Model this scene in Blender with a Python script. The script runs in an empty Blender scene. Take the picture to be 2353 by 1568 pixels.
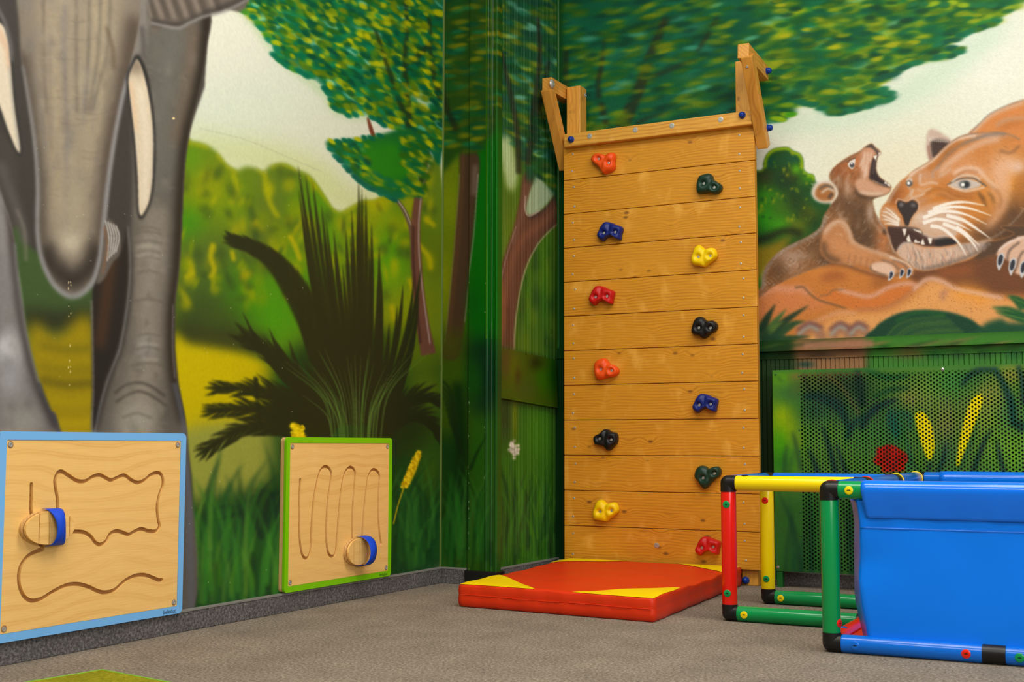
import bpy, bmesh, math, random
import numpy as np
from mathutils import Vector, Matrix
from mathutils.geometry import tessellate_polygon

# ------------------------------------------------------------------ camera, world, lamps, exposure
S = bpy.context.scene
COL = S.collection
F_PX, CX, CY, CAM_H = 2835.1, 1176.5, 784.0, 0.54
ROT = np.array([[0.88352943, 0.46837131, 0.00201526],
                [-0.03743529, 0.07490503, -0.99648775],
                [-0.46687722, 0.88035081, 0.08371442]])     # camera right / down / forward
cam_data = bpy.data.cameras.new('camera')
cam_data.sensor_width = 36.0
cam_data.lens = F_PX * 36.0 / 2353.0
cam_data.clip_start = 0.05
cam_data.dof.use_dof = True
cam_data.dof.focus_distance = 4.6
cam_data.dof.aperture_fstop = 10.0
cam = bpy.data.objects.new('camera', cam_data)
COL.objects.link(cam)
r_, d_, f_ = [Vector(v) for v in ROT]
cam.matrix_world = Matrix(((r_[0], -d_[0], -f_[0], 0), (r_[1], -d_[1], -f_[1], 0), (r_[2], -d_[2], -f_[2], CAM_H), (0, 0, 0, 1)))
S.camera = cam

S.view_settings.view_transform = 'Standard'
S.view_settings.look = 'None'
S.view_settings.gamma = 1.0
S.view_settings.use_curve_mapping = False
S.view_settings.exposure = -0.2

world = bpy.data.worlds.new('room_light')
S.world = world
world.use_nodes = True
wbg = world.node_tree.nodes['Background']
wbg.inputs[0].default_value = (1.0, 0.97, 0.92, 1)
wbg.inputs[1].default_value = 0.27

def lamp(name, loc, size, size_y, power, aim, color=(1, 0.96, 0.9)):
    d = bpy.data.lights.new(name, 'AREA')
    d.shape = 'RECTANGLE'; d.size = size; d.size_y = size_y; d.energy = power; d.color = color
    o = bpy.data.objects.new(name, d); COL.objects.link(o)
    o.location = loc
    o.rotation_euler = (Vector(aim) - Vector(loc)).to_track_quat('-Z', 'Y').to_euler()
    return o
# two rows of ceiling luminaires and the daylight of the window side behind the camera
lamp('ceiling_lamp', (-1.2, 2.5, 3.1), 2.0, 0.7, 58, (-1.2, 2.5, 0))
lamp('ceiling_lamp', (0.3, 3.2, 3.1), 2.0, 0.7, 52, (0.3, 3.2, 0))
lamp('ceiling_lamp', (-0.6, 0.5, 3.1), 2.0, 0.7, 60, (-0.6, 0.5, 0))
lamp('window_daylight', (2.6, -0.6, 1.9), 2.6, 1.7, 115, (-1.4, 3.6, 0.8), (0.93, 0.97, 1.0))

# ------------------------------------------------------------------ helpers
def srgb(r, g, b):
    def c(v):
        v /= 255.0
        return v / 12.92 if v <= 0.04045 else ((v + 0.055) / 1.055) ** 2.4
    return (c(r), c(g), c(b), 1.0)

WLOC = {}
def wl(o):
    return WLOC.get(o.name, Vector((0, 0, 0))) if o else Vector((0, 0, 0))

def finish(name, me, mat, parent=None, origin=None, smooth=False):
    """me holds world coordinates; links it as ONE object whose origin sits inside it"""
    n = len(me.vertices)
    co = np.empty(n * 3, np.float32); me.vertices.foreach_get('co', co); co = co.reshape(-1, 3)
    if origin is None:
        origin = Vector(((co[:, 0].min() + co[:, 0].max()) / 2, (co[:, 1].min() + co[:, 1].max()) / 2, (co[:, 2].min() + co[:, 2].max()) / 2))
    origin = Vector(origin)
    co = co - np.array(origin, np.float32)
    me.vertices.foreach_set('co', co.ravel()); me.update()
    if smooth:
        me.polygons.foreach_set('use_smooth', [True] * len(me.polygons))
    o = bpy.data.objects.new(name, me)
    if mat: me.materials.append(mat)
    COL.objects.link(o)
    o.parent = parent
    o.location = origin - wl(parent)
    WLOC[o.name] = origin
    return o

def from_bm(name, bm, mat, parent=None, origin=None, smooth=False):
    me = bpy.data.meshes.new(name); bm.normal_update(); bm.to_mesh(me); bm.free()
    return finish(name, me, mat, parent, origin, smooth)

def from_py(name, v, f, mat, parent=None, origin=None, smooth=False, uv=None):
    me = bpy.data.meshes.new(name); me.from_pydata([tuple(p) for p in v], [], f)
    if uv is not None:
        lay = me.uv_layers.new(name='UVMap')
        li = np.empty(len(me.loops), np.int32); me.loops.foreach_get('vertex_index', li)
        lay.data.foreach_set('uv', np.asarray(uv, np.float32)[li].ravel())
    me.update()
    return finish(name, me, mat, parent, origin, smooth)

def thing(name, label, cat, loc, group=None):
    o = bpy.data.objects.new(name, None); COL.objects.link(o)
    o.location = loc; o.empty_display_size = 0.05
    WLOC[o.name] = Vector(loc)
    o['label'] = label; o['category'] = cat
    if group: o['group'] = group
    return o

def struct(o):
    o['kind'] = 'structure'; return o

def box_bm(bm, lo, hi, bevel=0.0, seg=2, mtx=None):
    r = bmesh.ops.create_cube(bm, size=1.0)
    vs = r['verts']
    c = [(lo[i] + hi[i]) / 2 for i in range(3)]; s = [hi[i] - lo[i] for i in range(3)]
    for v in vs:
        v.co = Vector((c[0] + v.co[0] * s[0], c[1] + v.co[1] * s[1], c[2] + v.co[2] * s[2]))
    if bevel > 0:
        es = list({e for v in vs for e in v.link_edges})
        r2 = bmesh.ops.bevel(bm, geom=es, offset=bevel, segments=seg, affect='EDGES', profile=0.6)
        vs = list({v for f in r2['faces'] for v in f.verts} | {v for v in vs if v.is_valid})
    if mtx is not None:
        for v in vs: v.co = mtx @ v.co
    return vs

def box(name, lo, hi, mat, parent=None, bevel=0.0, seg=2):
    bm = bmesh.new(); box_bm(bm, lo, hi, bevel, seg)
    return from_bm(name, bm, mat, parent)

def frame_of(d):
    d = Vector(d).normalized()
    a = Vector((0, 0, 1)) if abs(d.z) < 0.9 else Vector((1, 0, 0))
    x = d.cross(a).normalized(); y = d.cross(x).normalized()
    return x, y, d

def sweep(path, radius, seg=20, caps=True, closed=False):
    """tube of given radius (or list of radii) along a list of points -> verts, faces"""
    P = [Vector(p) for p in path]; n = len(P)
    R = radius if hasattr(radius, '__len__') else [radius] * n
    V, Fc = [], []
    x = None
    for i in range(n):
        t = (P[min(i + 1, n - 1)] - P[max(i - 1, 0)]).normalized()
        if x is None:
            x, y, _ = frame_of(t)
        else:
            x = (x - t * x.dot(t)).normalized(); y = t.cross(x).normalized()
        for k in range(seg):
            a = 2 * math.pi * k / seg
            V.append(P[i] + (x * math.cos(a) + y * math.sin(a)) * R[i])
    for i in range(n - 1):
        for k in range(seg):
            k2 = (k + 1) % seg
            Fc.append((i * seg + k, i * seg + k2, (i + 1) * seg + k2, (i + 1) * seg + k))
    if caps:
        Fc.append(tuple(range(seg))[::-1]); Fc.append(tuple((n - 1) * seg + k for k in range(seg)))
    return V, Fc

def fix_normals(o):
    bm = bmesh.new(); bm.from_mesh(o.data)
    bmesh.ops.recalc_face_normals(bm, faces=bm.faces); bm.to_mesh(o.data); bm.free()
    return o

def autosmooth(o, deg=40):
    me = o.data
    bm = bmesh.new(); bm.from_mesh(me)
    for f in bm.faces: f.smooth = True
    for e in bm.edges:
        if len(e.link_faces) == 2 and e.calc_face_angle(0) > math.radians(deg): e.smooth = False
    bm.to_mesh(me); bm.free()
    return o

def tube(name, path, radius, mat, parent=None, seg=24, caps=True):
    v, f = sweep(path, radius, seg, caps)
    return autosmooth(fix_normals(from_py(name, v, f, mat, parent)))

def lathe(name, profile, base, axis, mat, parent=None, seg=24):
    """profile: list of (r, h) along axis from base"""
    x, y, d = frame_of(axis); base = Vector(base)
    V, Fc = [], []
    for (r, h) in profile:
        for k in range(seg):
            a = 2 * math.pi * k / seg
            V.append(base + d * h + (x * math.cos(a) + y * math.sin(a)) * max(r, 1e-5))
    n = len(profile)
    for i in range(n - 1):
        for k in range(seg):
            k2 = (k + 1) % seg
            Fc.append((i * seg + k, i * seg + k2, (i + 1) * seg + k2, (i + 1) * seg + k))
    Fc.append(tuple(range(seg))[::-1]); Fc.append(tuple((n - 1) * seg + k for k in range(seg)))
    return autosmooth(fix_normals(from_py(name, V, Fc, mat, parent)))

def catmull(pts, sub=6, closed=False):
    P = np.asarray(pts, float); n = len(P)
    out = []
    rng = range(n) if closed else range(n - 1)
    for i in rng:
        p0 = P[(i - 1) % n] if (closed or i > 0) else 2 * P[0] - P[1]
        p1 = P[i]; p2 = P[(i + 1) % n]
        p3 = P[(i + 2) % n] if (closed or i + 2 < n) else 2 * P[-1] - P[-2]
        for k in range(sub):
            t = k / sub
            out.append(0.5 * ((2 * p1) + (-p0 + p2) * t + (2 * p0 - 5 * p1 + 4 * p2 - p3) * t * t + (-p0 + 3 * p1 - 3 * p2 + p3) * t ** 3))
    if not closed: out.append(P[-1])
    return np.array(out)

# ------------------------------------------------------------------ materials
def new_mat(name):
    m = bpy.data.materials.new(name); m.use_nodes = True
    nt = m.node_tree; b = nt.nodes['Principled BSDF']
    return m, nt, b

def plain(name, rgb, rough=0.45, spec=0.3, metal=0.0, vary=0.0, bump=0.0, bscale=200.0, coat=0.0):
    m, nt, b = new_mat(name)
    c = srgb(*rgb)
    b.inputs['Base Color'].default_value = c
    b.inputs['Roughness'].default_value = rough
    b.inputs['Metallic'].default_value = metal
    b.inputs['Specular IOR Level'].default_value = spec
    b.inputs['Coat Weight'].default_value = coat
    tc = nt.nodes.new('ShaderNodeTexCoord')
    if vary > 0:
        n = nt.nodes.new('ShaderNodeTexNoise'); n.inputs['Scale'].default_value = 9.0; n.inputs['Detail'].default_value = 5
        nt.links.new(tc.outputs['Object'], n.inputs['Vector'])
        mx = nt.nodes.new('ShaderNodeMix'); mx.data_type = 'RGBA'
        mx.inputs['A'].default_value = tuple(max(0, v * (1 - vary)) for v in c[:3]) + (1,)
        mx.inputs['B'].default_value = tuple(min(1, v * (1 + vary)) for v in c[:3]) + (1,)
        nt.links.new(n.outputs['Fac'], mx.inputs['Factor']); nt.links.new(mx.outputs['Result'], b.inputs['Base Color'])
    if bump > 0:
        n2 = nt.nodes.new('ShaderNodeTexNoise'); n2.inputs['Scale'].default_value = bscale; n2.inputs['Detail'].default_value = 3
        nt.links.new(tc.outputs['Object'], n2.inputs['Vector'])
        bp = nt.nodes.new('ShaderNodeBump'); bp.inputs['Strength'].default_value = bump; bp.inputs['Distance'].default_value = 0.002
        nt.links.new(n2.outputs['Fac'], bp.inputs['Height']); nt.links.new(bp.outputs['Normal'], b.inputs['Normal'])
    return m

def ramp(nt, fac, stops):
    r = nt.nodes.new('ShaderNodeValToRGB')
    e = r.color_ramp.elements
    while len(e) > 1: e.remove(e[-1])
    e[0].position = stops[0][0]; e[0].color = stops[0][1]
    for p, c in stops[1:]:
        k = e.new(p); k.color = c
    nt.links.new(fac, r.inputs['Fac'])
    return r

def wood(name, base, dark, light, axis='X', rings=55.0, knots=True, rough=0.42, fig=1.0, knot_col=(112, 66, 28), flat=None, fibre=1.0):
    """pine / birch: grain along axis, growth lines across, knots, pale figure bands; each object is offset by its own random number"""
    m, nt, b = new_mat(name)
    N = nt.nodes.new; L = nt.links.new
    tc = N('ShaderNodeTexCoord'); oi = N('ShaderNodeObjectInfo')
    mul = N('ShaderNodeMath'); mul.operation = 'MULTIPLY'; mul.inputs[1].default_value = 37.0; L(oi.outputs['Random'], mul.inputs[0])
    cmb = N('ShaderNodeCombineXYZ')
    for k in range(3): L(mul.outputs[0], cmb.inputs[k])
    add = N('ShaderNodeVectorMath'); add.operation = 'ADD'; L(tc.outputs['Object'], add.inputs[0]); L(cmb.outputs[0], add.inputs[1])
    def scaled(along, across):
        v = N('ShaderNodeVectorMath'); v.operation = 'MULTIPLY'
        s = [across] * 3; s['XYZ'.index(axis)] = along
        if flat: s['XYZ'.index(flat)] = 0.0
        v.inputs[1].default_value = s; L(add.outputs[0], v.inputs[0]); return v.outputs[0]
    # warp
    nw = N('ShaderNodeTexNoise'); nw.inputs['Scale'].default_value = 1.0; nw.inputs['Detail'].default_value = 2; L(scaled(2.0, 3.6), nw.inputs['Vector'])
    # knots
    vo = N('ShaderNodeTexVoronoi'); vo.inputs['Scale'].default_value = 1.0; vo.inputs['Randomness'].default_value = 1.0; L(scaled(8.0, 14.0), vo.inputs['Vector'])
    kn = N('ShaderNodeMapRange'); kn.inputs['From Min'].default_value = 0.0; kn.inputs['From Max'].default_value = 0.45; kn.inputs['To Min'].default_value = 1.0; kn.inputs['To Max'].default_value = 0.0
    kn.interpolation_type = 'SMOOTHSTEP'; L(vo.outputs['Distance'], kn.inputs['Value'])
    sep = N('ShaderNodeSeparateXYZ'); L(add.outputs[0], sep.inputs[0])
    ac = [k for k in 'XYZ' if k != axis]
    sm = N('ShaderNodeMath'); sm.operation = 'ADD'
    L(sep.outputs[ac[1]], sm.inputs[0]); L(sep.outputs[ac[0]], sm.inputs[1])
    a1 = N('ShaderNodeMath'); a1.operation = 'MULTIPLY_ADD'; a1.inputs[1].default_value = rings * 6.28; L(sm.outputs[0], a1.inputs[0])
    a2 = N('ShaderNodeMath'); a2.operation = 'MULTIPLY'; a2.inputs[1].default_value = 30.0; L(nw.outputs['Fac'], a2.inputs[0])
    a3 = N('ShaderNodeMath'); a3.operation = 'MULTIPLY_ADD'; a3.inputs[1].default_value = 9.0 if knots else 0.0; L(kn.outputs[0], a3.inputs[0]); L(a2.outputs[0], a3.inputs[2])
    L(a3.outputs[0], a1.inputs[2])
    sn = N('ShaderNodeMath'); sn.operation = 'SINE'; L(a1.outputs[0], sn.inputs[0])
    mr = N('ShaderNodeMapRange'); mr.inputs['From Min'].default_value = -1; mr.inputs['From Max'].default_value = 1; L(sn.outputs[0], mr.inputs['Value'])
    rr = ramp(nt, mr.outputs[0], [(0.0, (0, 0, 0, 1)), (0.62, (0.12, 0.12, 0.12, 1)), (0.93, (1, 1, 1, 1)), (1.0, (0.45, 0.45, 0.45, 1))])
    # amount of visible rings varies over the board
    nv = N('ShaderNodeTexNoise'); nv.inputs['Scale'].default_value = 1.0; L(scaled(1.5, 6.0), nv.inputs['Vector'])
    rm = N('ShaderNodeMapRange'); rm.inputs['From Min'].default_value = 0.35; rm.inputs['From Max'].default_value = 0.75; rm.inputs['To Min'].default_value = 0.2; rm.inputs['To Max'].default_value = 0.95; L(nv.outputs['Fac'], rm.inputs['Value'])
    am = N('ShaderNodeMath'); am.operation = 'MULTIPLY'; L(rr.outputs['Color'], am.inputs[0]); L(rm.outputs[0], am.inputs[1])
    m1 = N('ShaderNodeMix'); m1.data_type = 'RGBA'; m1.inputs['A'].default_value = srgb(*base); m1.inputs['B'].default_value = srgb(*dark); L(am.outputs[0], m1.inputs['Factor'])
    # pale cross figure
    nf = N('ShaderNodeTexNoise'); nf.inputs['Scale'].default_value = 1.0; nf.inputs['Detail'].default_value = 2.5; L(scaled(13.0, 9.0), nf.inputs['Vector'])
    fr = N('ShaderNodeMapRange'); fr.inputs['From Min'].default_value = 0.52; fr.inputs['From Max'].default_value = 0.8; fr.inputs['To Max'].default_value = 0.75 * fig; fr.interpolation_type = 'SMOOTHSTEP'; L(nf.outputs['Fac'], fr.inputs['Value'])
    m2 = N('ShaderNodeMix'); m2.data_type = 'RGBA'; m2.inputs['B'].default_value = srgb(*light); L(m1.outputs['Result'], m2.inputs['A']); L(fr.outputs[0], m2.inputs['Factor'])
    # fine fibre
    ff = N('ShaderNodeTexNoise'); ff.inputs['Scale'].default_value = 1.0; ff.inputs['Detail'].default_value = 3; L(scaled(14.0, 420.0), ff.inputs['Vector'])
    fm = N('ShaderNodeMapRange'); fm.inputs['From Min'].default_value = 0.3; fm.inputs['From Max'].default_value = 0.7; fm.inputs['To Min'].default_value = 1 - .14 * fibre; fm.inputs['To Max'].default_value = 1 + .1 * fibre; L(ff.outputs['Fac'], fm.inputs['Value'])
    sc = N('ShaderNodeVectorMath'); sc.operation = 'SCALE'; L(m2.outputs['Result'], sc.inputs[0]); L(fm.outputs[0], sc.inputs['Scale'])
    outc = sc.outputs[0]
    if knots:
        kd = N('ShaderNodeMapRange'); kd.inputs['From Min'].default_value = 0.05; kd.inputs['From Max'].default_value = 0.125; kd.inputs['To Min'].default_value = 0.8; kd.inputs['To Max'].default_value = 0.0; L(vo.outputs['Distance'], kd.inputs['Value'])
        m3 = N('ShaderNodeMix'); m3.data_type = 'RGBA'; m3.inputs['B'].default_value = srgb(*knot_col); L(outc, m3.inputs['A']); L(kd.outputs[0], m3.inputs['Factor']); outc = m3.outputs['Result']
    L(outc, b.inputs['Base Color'])
    b.inputs['Roughness'].default_value = rough; b.inputs['Specular IOR Level'].default_value = 0.35
    bp = N('ShaderNodeBump'); bp.inputs['Strength'].default_value = 0.12; bp.inputs['Distance'].default_value = 0.002; L(ff.outputs['Fac'], bp.inputs['Height']); L(bp.outputs['Normal'], b.inputs['Normal'])
    return m

def carpet(name, c_lo, c_mid, c_hi):
    m, nt, b = new_mat(name)
    tc = nt.nodes.new('ShaderNodeTexCoord')
    n = nt.nodes.new('ShaderNodeTexNoise'); n.inputs['Scale'].default_value = 130; n.inputs['Detail'].default_value = 6; n.inputs['Roughness'].default_value = 0.75
    nt.links.new(tc.outputs['Object'], n.inputs['Vector'])
    r = ramp(nt, n.outputs['Fac'], [(0.34, srgb(*c_lo)), (0.5, srgb(*c_mid)), (0.66, srgb(*c_hi))])
    n2 = nt.nodes.new('ShaderNodeTexNoise'); n2.inputs['Scale'].default_value = 6; n2.inputs['Detail'].default_value = 4
    nt.links.new(tc.outputs['Object'], n2.inputs['Vector'])
    mr = nt.nodes.new('ShaderNodeMapRange'); mr.inputs['From Min'].default_value = 0.3; mr.inputs['From Max'].default_value = 0.7; mr.inputs['To Min'].default_value = 0.86; mr.inputs['To Max'].default_value = 1.12
    nt.links.new(n2.outputs['Fac'], mr.inputs['Value'])
    sc = nt.nodes.new('ShaderNodeVectorMath'); sc.operation = 'SCALE'
    nt.links.new(r.outputs['Color'], sc.inputs[0]); nt.links.new(mr.outputs[0], sc.inputs['Scale'])
    nt.links.new(sc.outputs[0], b.inputs['Base Color'])
    b.inputs['Roughness'].default_value = 0.95; b.inputs['Specular IOR Level'].default_value = 0.1
    n3 = nt.nodes.new('ShaderNodeTexNoise'); n3.inputs['Scale'].default_value = 420; n3.inputs['Detail'].default_value = 3
    nt.links.new(tc.outputs['Object'], n3.inputs['Vector'])
    bp = nt.nodes.new('ShaderNodeBump'); bp.inputs['Strength'].default_value = 0.6; bp.inputs['Distance'].default_value = 0.004
    nt.links.new(n3.outputs['Fac'], bp.inputs['Height']); nt.links.new(bp.outputs['Normal'], b.inputs['Normal'])
    return m
# ------------------------------------------------------------------ the airbrushed jungle mural
# Flat paint on flat walls. Each wall gets a canvas in metres; the sketch it is painted from is drawn in the
# survey frame of that wall (a homography between sketch units and wall metres).
class Canvas:
    def __init__(self, axis, val, u0, u1, v0, v1, res, base, seed=1):
        self.axis, self.val, self.u0, self.u1, self.v0, self.v1, self.res = axis, val, u0, u1, v0, v1, res
        self.W = int(round((u1 - u0) / res)); self.H = int(round((v1 - v0) / res))
        self.img = np.empty((self.H, self.W, 3), np.float32); self.img[:] = np.array(base, np.float32) / 255
        self.rng = np.random.RandomState(seed)
        self.clip = None
        uu = u0 + (np.arange(self.W) + 0.5) * res; vv = v0 + (np.arange(self.H) + 0.5) * res
        U, V = np.meshgrid(uu, vv)
        P = [np.full_like(U, val), U, V - CAM_H] if axis == 'X' else [U, np.full_like(U, val), V - CAM_H]
        q = [ROT[k, 0] * P[0] + ROT[k, 1] * P[1] + ROT[k, 2] * P[2] for k in range(3)]
        z = np.maximum(q[2], 0.3)
        self.PX = (CX + F_PX * q[0] / z).astype(np.float32); self.PY = (CY + F_PX * q[1] / z).astype(np.float32)
    def tex(self, pts):
        """sketch units -> texel coordinates"""
        p = np.asarray(pts, float).reshape(-1, 2)
        d = np.stack([(p[:, 0] - CX) / F_PX, (p[:, 1] - CY) / F_PX, np.ones(len(p))], 1) @ ROT
        if self.axis == 'X':
            s = self.val / d[:, 0]; u = d[:, 1] * s
        else:
            s = self.val / d[:, 1]; u = d[:, 0] * s
        v = d[:, 2] * s + CAM_H
        return np.stack([(u - self.u0) / self.res - 0.5, (v - self.v0) / self.res - 0.5], 1)
    def scale(self, pt):
        """texels per sketch unit, horizontally and vertically, around pt"""
        a = self.tex([pt, (pt[0] + 1, pt[1]), (pt[0], pt[1] + 1)])
        return max(abs(a[1, 0] - a[0, 0]), 1e-3), max(abs(a[2, 1] - a[0, 1]), 1e-3)
    def mask(self, pts, soft):
        """anti-aliased polygon mask with airbrush edge -> (mask, row slice, col slice)"""
        pts = np.asarray(pts, float)
        t = self.tex(pts); c = pts.mean(0)
        sx, sy = self.scale(c)
        rx = max(1, int(round(soft * sx * 0.5))); ry = max(1, int(round(soft * sy * 0.5)))
        mx, my = 2 * rx + 3, 2 * ry + 3
        x0 = int(max(0, math.floor(t[:, 0].min()) - mx)); x1 = int(min(self.W, math.ceil(t[:, 0].max()) + mx))
        y0 = int(max(0, math.floor(t[:, 1].min()) - my)); y1 = int(min(self.H, math.ceil(t[:, 1].max()) + my))
        if x1 - x0 < 2 or y1 - y0 < 2: return None
        w, h = x1 - x0, y1 - y0
        acc = np.zeros((h, w + 1), np.float32)
        X = t[:, 0] - x0; Y = t[:, 1] - y0
        X2 = np.roll(X, -1); Y2 = np.roll(Y, -1)
        for i in range(len(X)):
            ya, yb, xa, xb = Y[i], Y2[i], X[i], X2[i]
            if ya == yb: continue
            sg = 1.0
            if ya > yb: ya, yb, xa, xb = yb, ya, xb, xa; sg = -1.0
            r0 = max(0, int(math.ceil(ya))); r1 = min(h - 1, int(math.ceil(yb)) - 1)
            if r1 < r0: continue
            rows = np.arange(r0, r1 + 1)
            xs = xa + (rows - ya) * (xb - xa) / (yb - ya)
            cols = np.clip(np.ceil(xs), 0, w).astype(int)
            acc[rows, cols] += sg
        m = (np.abs(np.cumsum(acc, 1)[:, :w]) > 0.5).astype(np.float32)
        for _ in range(2):
            m = self._box(m, rx, 1); m = self._box(m, ry, 0)
        return m, slice(y0, y1), slice(x0, x1)
    @staticmethod
    def _box(a, r, ax):
        n = a.shape[ax]
        if n < 2: return a
        pad = [(0, 0), (0, 0)]; pad[ax] = (r + 1, r)
        c = np.cumsum(np.pad(a, pad, mode='edge'), ax, dtype=np.float32)
        k = 2 * r + 1
        return (c[k:] - c[:-k]) / k if ax == 0 else (c[:, k:] - c[:, :-k]) / k
    def comp(self, m, ys, xs, col, a):
        if self.clip is not None: m = m * self.clip[ys, xs]
        m = (m * a)[..., None]
        c = np.array(col, np.float32) / 255
        self.img[ys, xs] = self.img[ys, xs] * (1 - m) + c * m
    def poly(self, pts, col, soft=3, a=1.0, smooth=True, sub=5):
        p = catmull(pts, sub, True) if smooth else pts
        r = self.mask(p, soft)
        if r: self.comp(r[0], r[1], r[2], col, a)
    def set_clip(self, pts=None, soft=3, smooth=True):
        if pts is None: self.clip = None; return
        r = self.mask(catmull(pts, 5, True) if smooth else pts, soft)
        self.clip = np.zeros((self.H, self.W), np.float32)
        if r: self.clip[r[1], r[2]] = r[0]
    def line(self, pts, w, col, soft=3, a=1.0, sub=6):
        """brush stroke; w = width or (start, mid, end) widths"""
        p = catmull(pts, sub) if len(pts) > 2 else np.asarray(pts, float)
        n = len(p); t = np.linspace(0, 1, n)
        ww = np.interp(t, np.linspace(0, 1, len(w)), w) if hasattr(w, '__len__') else np.full(n, w, float)
        d = np.gradient(p, axis=0); d /= np.maximum(np.hypot(d[:, 0], d[:, 1]), 1e-6)[:, None]
        nrm = np.stack([-d[:, 1], d[:, 0]], 1) * (ww / 2)[:, None]
        r = self.mask(np.concatenate([p + nrm, (p - nrm)[::-1]]), soft)
        if r: self.comp(r[0], r[1], r[2], col, a)
    def dab(self, x, y, lx, ly, ang, col, a=1.0, hard=2.0):
        """soft elliptic spray dab, half axes lx, ly in sketch units"""
        R = max(lx, ly) * 1.5
        t = self.tex([(x - R, y - R), (x + R, y - R), (x + R, y + R), (x - R, y + R)])
        x0 = int(max(0, t[:, 0].min())); x1 = int(min(self.W, t[:, 0].max() + 2)); y0 = int(max(0, t[:, 1].min())); y1 = int(min(self.H, t[:, 1].max() + 2))
        if x1 <= x0 or y1 <= y0: return
        dx = self.PX[y0:y1, x0:x1] - x; dy = self.PY[y0:y1, x0:x1] - y
        ca, sa = math.cos(ang), math.sin(ang)
        q = ((dx * ca + dy * sa) / lx) ** 2 + ((-dx * sa + dy * ca) / ly) ** 2
        self.comp(np.exp(-(q ** hard) * 0.9), slice(y0, y1), slice(x0, x1), col, a)
    def speckle(self, amp, cells):
        n = self.rng.rand(self.H // cells + 2, self.W // cells + 2).astype(np.float32)
        n = np.repeat(np.repeat(n, cells, 0), cells, 1)[:self.H, :self.W]
        n = self._box(self._box(n, cells // 2 + 1, 0), cells // 2 + 1, 1)
        self.img *= (1 + (n - 0.5) * 2 * amp)[..., None]
    def inside(self, poly, x, y):
        p = np.asarray(poly, float); c = False; j = len(p) - 1
        for i in range(len(p)):
            if (p[i, 1] > y) != (p[j, 1] > y) and x < (p[j, 0] - p[i, 0]) * (y - p[i, 1]) / (p[j, 1] - p[i, 1]) + p[i, 0]: c = not c
            j = i
        return c
    def foliage(self, poly, n, ang, lx, ly, pal, jitter=0.25, a=0.85, hard=1.6):
        p = np.asarray(poly, float); lo, hi = p.min(0), p.max(0); k = 0
        cols = [c for c, wgt in pal]; wg = np.array([wgt for c, wgt in pal], float); wg /= wg.sum()
        tries = 0
        while k < n and tries < n * 12:
            tries += 1
            x = self.rng.uniform(lo[0], hi[0]); y = self.rng.uniform(lo[1], hi[1])
            if not self.inside(poly, x, y): continue
            k += 1
            c = cols[self.rng.choice(len(cols), p=wg)]
            s = self.rng.uniform(0.75, 1.25)
            self.dab(x, y, lx * s, ly * s, ang + self.rng.uniform(-jitter, jitter), c, a * self.rng.uniform(0.6, 1), hard)
    def edge_dabs(self, line, step, lx, ly, ang, cols, off=0):
        p = catmull(line, 6); d = 0
        for i in range(1, len(p)):
            d += np.hypot(*(p[i] - p[i - 1]))
            if d > step:
                d = 0
                self.dab(p[i, 0] + self.rng.uniform(-3, 3), p[i, 1] + self.rng.uniform(-3, 3) + off, lx * self.rng.uniform(.8, 1.2), ly, ang + self.rng.uniform(-.15, .15), cols[self.rng.randint(len(cols))], 0.95, 2.0)
    def fur(self, poly, n, ang, L, w, cols, a=.35, jit=.5, soft=3):
        p = np.asarray(poly, float); lo, hi = p.min(0), p.max(0); k = 0; tr = 0
        while k < n and tr < n * 15:
            tr += 1
            x = self.rng.uniform(lo[0], hi[0]); y = self.rng.uniform(lo[1], hi[1])
            if not self.inside(poly, x, y): continue
            k += 1; b = (ang(x, y) if callable(ang) else ang) + self.rng.uniform(-jit, jit); l = L * self.rng.uniform(.5, 1.3)
            self.line([(x, y), (x + l * .5 * math.cos(b), y + l * .5 * math.sin(b)), (x + l * math.cos(b + .2), y + l * math.sin(b + .2))], (w * .6, w, .6), cols[self.rng.randint(len(cols))], soft, a * self.rng.uniform(.5, 1.2), sub=3)
    def mottle(self, poly, n, rx, ry, cols, a=.3):
        p = np.asarray(poly, float); lo, hi = p.min(0), p.max(0); k = 0; tr = 0
        while k < n and tr < n * 15:
            tr += 1
            x = self.rng.uniform(lo[0], hi[0]); y = self.rng.uniform(lo[1], hi[1])
            if not self.inside(poly, x, y): continue
            k += 1; q = self.rng.uniform(.5, 1.4)
            self.dab(x, y, rx * q, ry * q, self.rng.uniform(-.4, .4), cols[self.rng.randint(len(cols))], a * self.rng.uniform(.4, 1.2), 1.0)
    def frond(self, spine, n, L, w, col, spread=0.32, soft=4, a=0.95, core=None, t0=0.15):
        p = catmull(spine, 12); m = len(p)
        if core: self.line(spine, core, col, soft + 3, a)
        for k in range(n):
            t = t0 + (1 - t0) * (k + 0.5) / n
            i = min(m - 2, int(t * (m - 1)))
            d = p[i + 1] - p[i]; th = math.atan2(d[1], d[0])
            for s in (-1, 1):
                ll = L * (1.0 - 0.62 * t) * self.rng.uniform(.75, 1.2)
                b = th + s * spread * self.rng.uniform(.6, 1.25)
                q = p[i]; e = q + ll * np.array([math.cos(b), math.sin(b)])
                mid = (q + e) / 2 + s * 0.06 * ll * np.array([-math.sin(b), math.cos(b)])
                self.line([q, mid, e], (w * 0.5, w, 0.6), col, soft, a)
        e = p[-1] + (p[-1] - p[-4]) * 0.8
        self.line([p[-6], p[-1], e], (w, w, 0.6), col, soft, a)
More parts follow.
